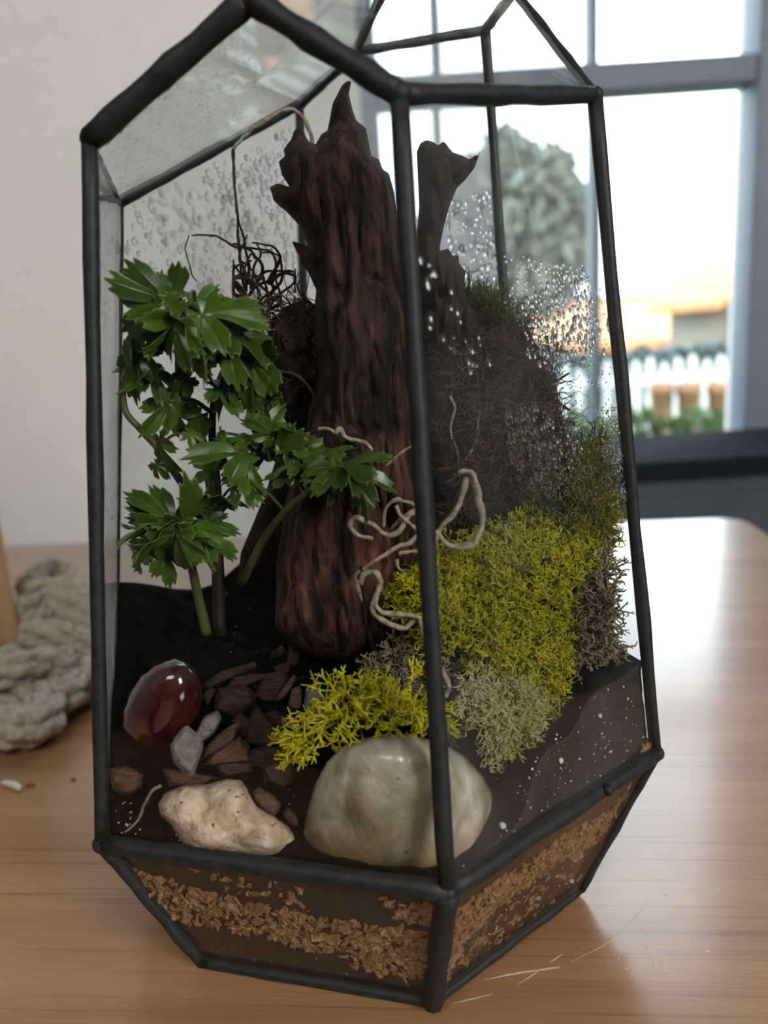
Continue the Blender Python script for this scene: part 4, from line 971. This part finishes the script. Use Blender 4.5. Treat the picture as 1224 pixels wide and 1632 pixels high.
root('curly_root', 'pale U shaped root reaching the moss left of the front edge', [(574, 930), (582, 914), (596, 912), (606, 922), (604, 940), (597, 958), (596, 975), (612, 990), (640, 1000), (655, 994), (666, 984)], .224, [.0009, .0012, .0012, .0010], seed=7)
root('curly_root', 'pale root branch running right across the moss to the glass edge', [(597, 962), (606, 974), (626, 978), (650, 981), (676, 986)], .2225, [.0008, .0011, .0008], seed=8)
root('curly_root', 'pale root tail dropping behind the front glass edge', [(668, 984), (674, 1004), (680, 1026), (692, 1050), (705, 1070), (714, 1092), (710, 1110)], .222, [.0008, .0013, .0014, .0010], seed=9)
root('curly_root', 'small pale curl of root behind the front glass edge', [(636, 884), (646, 880), (660, 878), (670, 886), (664, 904), (648, 912), (634, 904), (632, 892)], .235, [.0007, .0009, .0007], seed=10)
root('curly_root', 'dark twisted rootlet between the hooked root and the glass edge', [(612, 840), (616, 812), (630, 796), (650, 800), (664, 812), (640, 826), (622, 846)], .236, .0008, seed=11)
root('curly_root', 'short pale rootlet crossing beside the glass edge', [(630, 806), (644, 828), (660, 842), (670, 850)], .231, .0007, seed=12)
root('twig', 'thin twig pointing up right from the bright front leaf', [(612, 742), (632, 728), (646, 718), (657, 708)], .233, [.0006, .0005, .0003], seed=13)
root('twig', 'pale zigzag twig lying over the leaves beside the bark', [(506, 684), (524, 684), (534, 690), (542, 684), (552, 696), (566, 702), (584, 706), (596, 718)], .240, [.0006, .0010, .0009, .0007], seed=14)
root('twig', 'arched dark twig inside the bark, loop near its left edge', [(442, 592), (470, 598), (492, 618), (500, 640), (492, 662)], .262, .0007, 'root_dark', seed=15)
root('twig', 'long wiry grey twig arching from the bark top to the left', [(497, 238), (496, 218), (490, 198), (478, 182), (462, 174), (444, 178), (420, 194), (396, 212), (378, 228), (371, 240)], .290, [.0008, .0009, .0008], seed=16)
root('twig', 'dark hanging rootlet dropping from the wiry twig', [(371, 238), (372, 270), (374, 300), (378, 340), (380, 380), (384, 430), (390, 470)], .292, [.0007, .0006, .0006], 'root_dark', seed=17)
root('twig', 'thin horizontal rootlet left of the bark', [(305, 374), (330, 374), (352, 380), (372, 392), (410, 396), (436, 402)], .293, [.0003, .0005, .0006, .0004], 'root_dark', seed=18)
root('twig', 'fine curved hair root at the far left of the rootlets', [(300, 376), (296, 400), (302, 425), (314, 448)], .294, .0003, 'root_dark', seed=19)
g = np.random.default_rng(19); J = []
for k in range(30):
    x, y = g.uniform(385, 440), g.uniform(440, 515); a = g.uniform(-2.6, -.5); da = g.normal(0, .25); Y = .284 + g.uniform(0, .012); P = []
    for _ in range(int(g.integers(6, 13))):
        P.append((x, y, Y)); x += 11 * math.cos(a); y += 11 * math.sin(a); a += da + g.normal(0, .35); Y += g.normal(0, .0008); x = min(max(x, 372), 470)
    J.append(tube(smooth_path(px_path(P, .286), 4), [.0007, .0005, .0003], 6, rough=.2, seed=k))
tag(obj('rootlet_tangle', *join(J), MAT['root_dark']), 'tangle of dark rootlets left of the tall bark', 'roots')
root('twig', 'thin brown root crossing the soil left of the white stone', [(195, 1330), (210, 1318), (222, 1302), (232, 1282), (240, 1264), (256, 1252)], soil_hit(228, 1300)[1] - .003, [.0004, .0007, .0008], 'root', seed=21)
root('twig', 'whitish stringy root hanging in front of the brown mound', [(718, 630), (724, 655), (719, 690), (729, 720), (731, 755)], .258, [.0007, .0005, .0003], 'root', seed=22)
root('twig', 'grey root crossing the brown mound above the tall loop', [(764, 640), (761, 675), (757, 705), (746, 725), (732, 742)], .258, [.0003, .0006, .0004], 'root', seed=23)
br = [[(838, 520), (852, 548), (872, 570), (884, 600), (888, 640)], [(872, 570), (886, 558), (890, 545)], [(862, 560), (880, 590)], [(884, 610), (898, 600), (908, 594)], [(886, 640), (905, 652), (915, 660)], [(850, 545), (836, 548)], [(888, 640), (890, 660), (900, 690)], [(870, 535), (876, 560)], [(856, 600), (876, 620), (888, 640)]]
J = [tube(smooth_path(px_path(p, .272), 4), [.0007, .0005, .0003], 6, rough=.15, seed=k) for k, p in enumerate(br)]
tag(obj('dry_branchlet', *join(J), MAT['root_dark']), 'thin dry branchlet standing out right of the brown mound', 'twig')

# ------------------------------------------------------------------ leafy plant
def leaf_mesh(seed, lobes, sig, droop, fold, curl):
    g = np.random.default_rng(seed); th = np.linspace(-150, 150, 121); r = np.full(len(th), .30)
    ctrs = []
    for a, l in lobes:
        a += g.normal(0, 4); l *= g.uniform(.9, 1.08); ctrs.append((a, l))
        u = np.abs(th - a) / sig; r = np.maximum(r, l * np.clip(1.02 - .10 * u - 1.1 * np.clip(u - .60, 0, 9) ** 1.2, .05, 1))
        for da, dl in ((0, .22), (-.42, .16), (.42, .16), (-.80, .16), (.80, .16)):          # teeth at the end of each lobe
            r = r + l * dl * np.clip(1 - np.abs(th - a - da * sig) / (sig * .22), 0, 1)
    r = r + g.normal(0, .008, len(th))
    ring = [.0, .18, .4, .62, .82, .95, 1.0]; V = [(0, 0, 0)]; E = [0]; T = np.radians(th)
    for f in ring[1:]:
        for k in range(len(th)):
            x, y = math.cos(T[k]) * r[k] * f, math.sin(T[k]) * r[k] * f
            dv = min(abs(th[k] - a) / sig for a, l in ctrs)
            z = fold * f * min(dv, 1.2) * r[k] - droop * (x * x) * .5 - curl * y * y + .012 * math.sin(9 * x + seed) * f
            V.append((x, y, z)); E.append(max(0, (f - .965) * 16))
    n = len(th); F = [(0, 1 + k, 2 + k) for k in range(n - 1)]
    for i in range(len(ring) - 2):
        for k in range(n - 1): a = 1 + i * n + k; F.append((a, a + n, a + n + 1, a + 1))
    V = np.array(V); m = len(V); B = V - np.array([0, 0, .012]); outer = [0] + [1 + i * n for i in range(len(ring) - 1)] + [1 + (len(ring) - 2) * n + k for k in range(1, n)] + [1 + i * n + n - 1 for i in range(len(ring) - 3, -1, -1)]
    F2 = [tuple(m + q for q in f[::-1]) for f in F]; S = [(outer[k], m + outer[k], m + outer[(k + 1) % len(outer)], outer[(k + 1) % len(outer)]) for k in range(len(outer))]
    return mesh('leaf', np.vstack([V, B]), F + F2 + S, MAT['leaf'], attr={'edge': np.clip(E + E, 0, .8)})
L5 = [(0, .92), (52, .80), (-52, .80), (102, .55), (-102, .55)]; L3 = [(0, .92), (58, .72), (-58, .72)]; L7 = [(0, .92), (46, .84), (-46, .80), (92, .66), (-92, .66)]
LEAVES = [leaf_mesh(1, L5, 25, .5, .16, .25), leaf_mesh(2, L5, 24, .8, .20, .4), leaf_mesh(3, L7, 23, .4, .14, .3), leaf_mesh(4, L3, 29, .6, .18, .5), leaf_mesh(5, L5, 25, 1.1, .2, .2), leaf_mesh(6, L7, 23, .7, .16, .5)]
proot = soil_hit(335, 1010)
plant = empty('aralia_plant', tuple(proot), 'leafy green plant with glossy toothed leaves on dark stems at the left', 'plant')
STEMS = [('green_stem', [(330, 1010, .262), (318, 960, .260), (306, 905, .256), (292, 855, .250), (276, 832, .246)], [.0019, .0017, .0014, .0010]),
         ('sprig_stem', [(350, 1010, .270), (347, 900, .272), (340, 800, .274), (326, 720, .276), (300, 650, .272), (286, 590, .266), (290, 530, .258), (284, 495, .252)], [.0024, .0022, .0020, .0016, .0010]),
         ('green_stem', [(347, 900, .268), (330, 830, .266), (290, 770, .262), (252, 715, .258), (225, 685, .256), (200, 655, .256), (198, 610, .256), (212, 560, .256)], [.0016, .0015, .0013, .0011, .0008]),
         ('sprig_stem', [(347, 900, .272), (346, 780, .276), (338, 690, .280), (345, 620, .280), (370, 570, .276), (392, 556, .272)], [.0018, .0015, .0012, .0009]),
         ('green_stem', [(385, 930, .262), (420, 860, .252), (455, 815, .244), (490, 785, .238), (520, 762, .234), (545, 748, .230)], [.0016, .0013, .0011, .0009]),
         ('sprig_stem', [(346, 820, .272), (380, 780, .266), (410, 740, .262), (440, 700, .258), (470, 690, .254)], [.0014, .0011, .0009]),
         ('green_stem', [(286, 600, .266), (310, 560, .262), (325, 510, .256), (300, 492, .250)], [.0012, .0010, .0008]),
         ('sprig_stem', [(340, 660, .278), (312, 640, .274), (280, 632, .268), (262, 640, .264)], [.0009, .0008, .0007])]
nodes = []
for m, pts, r in STEMS:
    P = smooth_path(px_path(pts, .26), 6); nodes.append(P); obj('stem', *tube(P, r, 8, rough=.08, seed=len(nodes)), MAT[m], plant)
nodes = np.vstack(nodes)
LV = [(275, 478, 166, 462, .244), (270, 488, 182, 530, .244), (264, 482, 243, 430, .248), (288, 498, 246, 580, .240), (280, 522, 288, 604, .236), (290, 520, 350, 598, .238), (322, 502, 398, 572, .242), (325, 498, 428, 515, .246), (312, 492, 378, 486, .250), (350, 522, 432, 562, .248),
      (362, 545, 442, 592, .250), (400, 570, 452, 628, .252), (402, 580, 384, 652, .250), (380, 600, 328, 642, .254), (345, 620, 424, 640, .254), (215, 520, 188, 582, .252), (226, 560, 192, 622, .254), (240, 590, 258, 634, .256), (230, 562, 214, 642, .258), (270, 640, 232, 692, .258),
      (266, 640, 292, 702, .260), (302, 602, 268, 624, .262), (320, 660, 290, 692, .262), (432, 692, 390, 670, .246), (420, 690, 442, 648, .250), (402, 702, 352, 690, .250), (390, 722, 296, 714, .246), (400, 742, 338, 756, .244), (386, 760, 432, 776, .242), (392, 770, 400, 804, .242),
      (342, 750, 300, 728, .248), (440, 722, 482, 700, .246), (452, 712, 430, 668, .250), (470, 732, 524, 702, .244), (480, 742, 430, 742, .240), (548, 746, 634, 718, .229), (546, 750, 606, 822, .228), (548, 750, 638, 762, .230), (542, 742, 496, 782, .231), (534, 738, 476, 762, .233),
      (522, 732, 548, 698, .236), (532, 760, 530, 804, .235), (462, 762, 416, 752, .240), (276, 832, 198, 772, .240), (272, 842, 192, 820, .240), (270, 850, 202, 902, .238), (276, 852, 240, 910, .236), (282, 852, 290, 918, .236), (292, 846, 334, 884, .238), (300, 842, 358, 862, .242),
      (290, 832, 322, 806, .246), (320, 852, 382, 884, .244), (330, 832, 374, 842, .248), (256, 832, 210, 798, .246), (240, 862, 196, 872, .244), (222, 880, 214, 920, .244), (350, 800, 382, 774, .252), (300, 560, 330, 616, .250), (250, 530, 222, 570, .250), (300, 690, 334, 712, .256),
      (350, 690, 330, 740, .252), (430, 640, 400, 700, .256), (400, 640, 452, 672, .256), (360, 520, 330, 470, .256), (380, 530, 410, 490, .258), (255, 510, 290, 470, .252), (215, 600, 200, 540, .260), (255, 700, 262, 752, .256), (248, 740, 268, 770, .258), (460, 700, 505, 730, .248),
      (500, 740, 470, 710, .242), (500, 760, 520, 720, .238), (410, 720, 440, 690, .254), (300, 800, 330, 850, .250), (310, 870, 350, 900, .250), (260, 880, 280, 930, .246), (230, 840, 196, 845, .250), (340, 540, 370, 610, .252), (310, 540, 300, 590, .248), (420, 600, 460, 650, .260)]
g = np.random.default_rng(77)
for k, (x0, y0, x1, y1, Y) in enumerate(LV):
    p0 = at(x0, y0, Y); p1 = at(x1, y1, Y - .003 + g.normal(0, .004)); fw = p1 - p0; L = np.linalg.norm(fw); fw = fw / L
    nz = -FWD * .8 + UC * .55 + g.normal(0, .60, 3); nz -= fw * (nz @ fw); nz /= np.linalg.norm(nz); sd = np.cross(nz, fw)
    o = bpy.data.objects.new('leaf', LEAVES[int(g.integers(len(LEAVES)))]); COL.objects.link(o); o.parent = plant
    M = np.eye(4); M[:3, 0] = fw * L * .90; M[:3, 1] = sd * L * g.uniform(.58, .88); M[:3, 2] = nz * L; M[:3, 3] = p0 - ORIGIN[plant]
    o.matrix_local = Matrix(M.tolist())
    q = nodes[np.argmin(((nodes - p0) ** 2).sum(1))]
    if .0015 < np.linalg.norm(q - p0) < .03:
        mid = (p0 + q) / 2 + np.array([0, 0, .0018]); obj('petiole', *tube(smooth_path([q, mid, p0, p0 + fw * L * .12], 4), [.0006, .0005, .0003], 5), MAT['green_stem'], plant)

# ------------------------------------------------------------------ left: jute rope, wooden block, crumbs
rope = empty('jute_rope', tuple(onz(60, 1080, 0)), 'chunky beige jute rope lying in loose loops on the table at the left', 'rope')
RR = .0125
def rloop(pts, r=RR, zoff=0.0):
    P = np.array([onz(p[0], p[1], p[2] if len(p) > 2 else r * 1.22) for p in pts]); P = smooth_path(P, 14); P[:, 2] += zoff
    L = np.r_[0, np.cumsum(np.linalg.norm(np.diff(P, axis=0), axis=1))]; T = np.gradient(P, axis=0); T /= np.linalg.norm(T, axis=1)[:, None]
    N = np.cross(T, [0, 0, 1.]); N /= np.linalg.norm(N, axis=1)[:, None]; B = np.cross(T, N); J = []
    for k in range(7):
        a = k * 2 * math.pi / 6 + L * 22 + .3 * np.sin(L * 60 + k); q = .62 * r if k < 6 else 0
        J.append(tube(P + q * (np.cos(a)[:, None] * N + np.sin(a)[:, None] * B), .43 * r, 9, rough=.10, seed=k, lobes=2, twist=260))
    obj('rope_loop', *join(J), MAT['rope'], rope)
rloop([(-60, 1115), (0, 1112), (50, 1112), (72, 1128), (62, 1152), (20, 1160), (-60, 1150)], .0115)
rloop([(-30, 1060), (50, 1050), (105, 1062), (122, 1085), (105, 1108), (70, 1102), (20, 1085)], .0110)
rloop([(52, 1016, .028), (60, 1012, .030), (130, 1022, .026), (200, 1045, .016), (240, 1062, .012), (190, 1085, .012), (120, 1070, .016)], .0105)
rloop([(48, 975, .024), (60, 962, .024), (130, 962, .022), (200, 975, .018), (260, 1000, .012)], .0115)
rloop([(44, 936, .018), (56, 925, .018), (80, 910, .018), (104, 916, .018), (104, 934, .016), (70, 948, .016), (46, 962, .016)], .0105)
rloop([(56, 1000, .016), (80, 990, .012), (150, 992, .012), (220, 1010, .012)], .0125)
rloop([(-40, 1085, .026), (20, 1070, .032), (70, 1058, .030), (110, 1062, .024)], .0105)
rloop([(48, 950, .032), (70, 940, .032), (140, 945, .026), (190, 955, .016)], .0100)
wb = onz(36, 1026, 0)
vd = wb[:2] / np.linalg.norm(wb[:2]); va = math.atan2(vd[1], vd[0]) + math.radians(5)
dv = np.array([math.cos(va), math.sin(va)]); sv = np.array([dv[1], -dv[0]])
blk = empty('wooden_post', (wb[0] - .04, wb[1] + .03, 0), 'pale wooden post standing on the table at the left edge', 'post')
def turned(x0, x1, y0, y1, z0, z1, b):
    V, F = bevel_box(x0, x1, y0, y1, z0, z1, b); V = np.array(V); return np.c_[wb[:2] + V[:, :1] * sv + V[:, 1:2] * dv, V[:, 2]], F
obj('post', *turned(-.085, 0, 0, .06, 0, .30, .004), MAT['block'], blk, smooth=False)
obj('top_cap', *turned(-.092, .007, -.007, .067, .30, .312, .003), MAT['block'], blk, smooth=False)
q = onz(20, 1252, 0)
tag(obj('crumb', *tube(smooth_path([onz(4, 1247, .0016), onz(14, 1249, .0018), onz(26, 1253, .0018), onz(33, 1258, .0014)], 4), [.0009, .0017, .0018, .0011], 8, rough=.15), MAT['crumb']), 'white crumb on the table at the lower left', 'crumb')
tag(obj('crumb', *tube(smooth_path([onz(40, 1252, .001), onz(48, 1250, .0012), onz(56, 1250, .0008)], 4), [.0006, .0011, .0006], 8, rough=.2), MAT['crumb_brown']), 'brown crumb beside the white crumb on the table', 'crumb')
for (x, y), lb in zip(((117, 1241), (83, 1178)), ('tiny tan crumb near the left glass edge of the terrarium', 'tiny tan crumb just below the rope loops')):
    tag(obj('crumb', *tube([onz(x - 4, y, .0006), onz(x, y, .0008), onz(x + 4, y + 1, .0005)], [.0004, .0008, .0004], 7, rough=.2), MAT['crumb_brown']), lb, 'crumb')
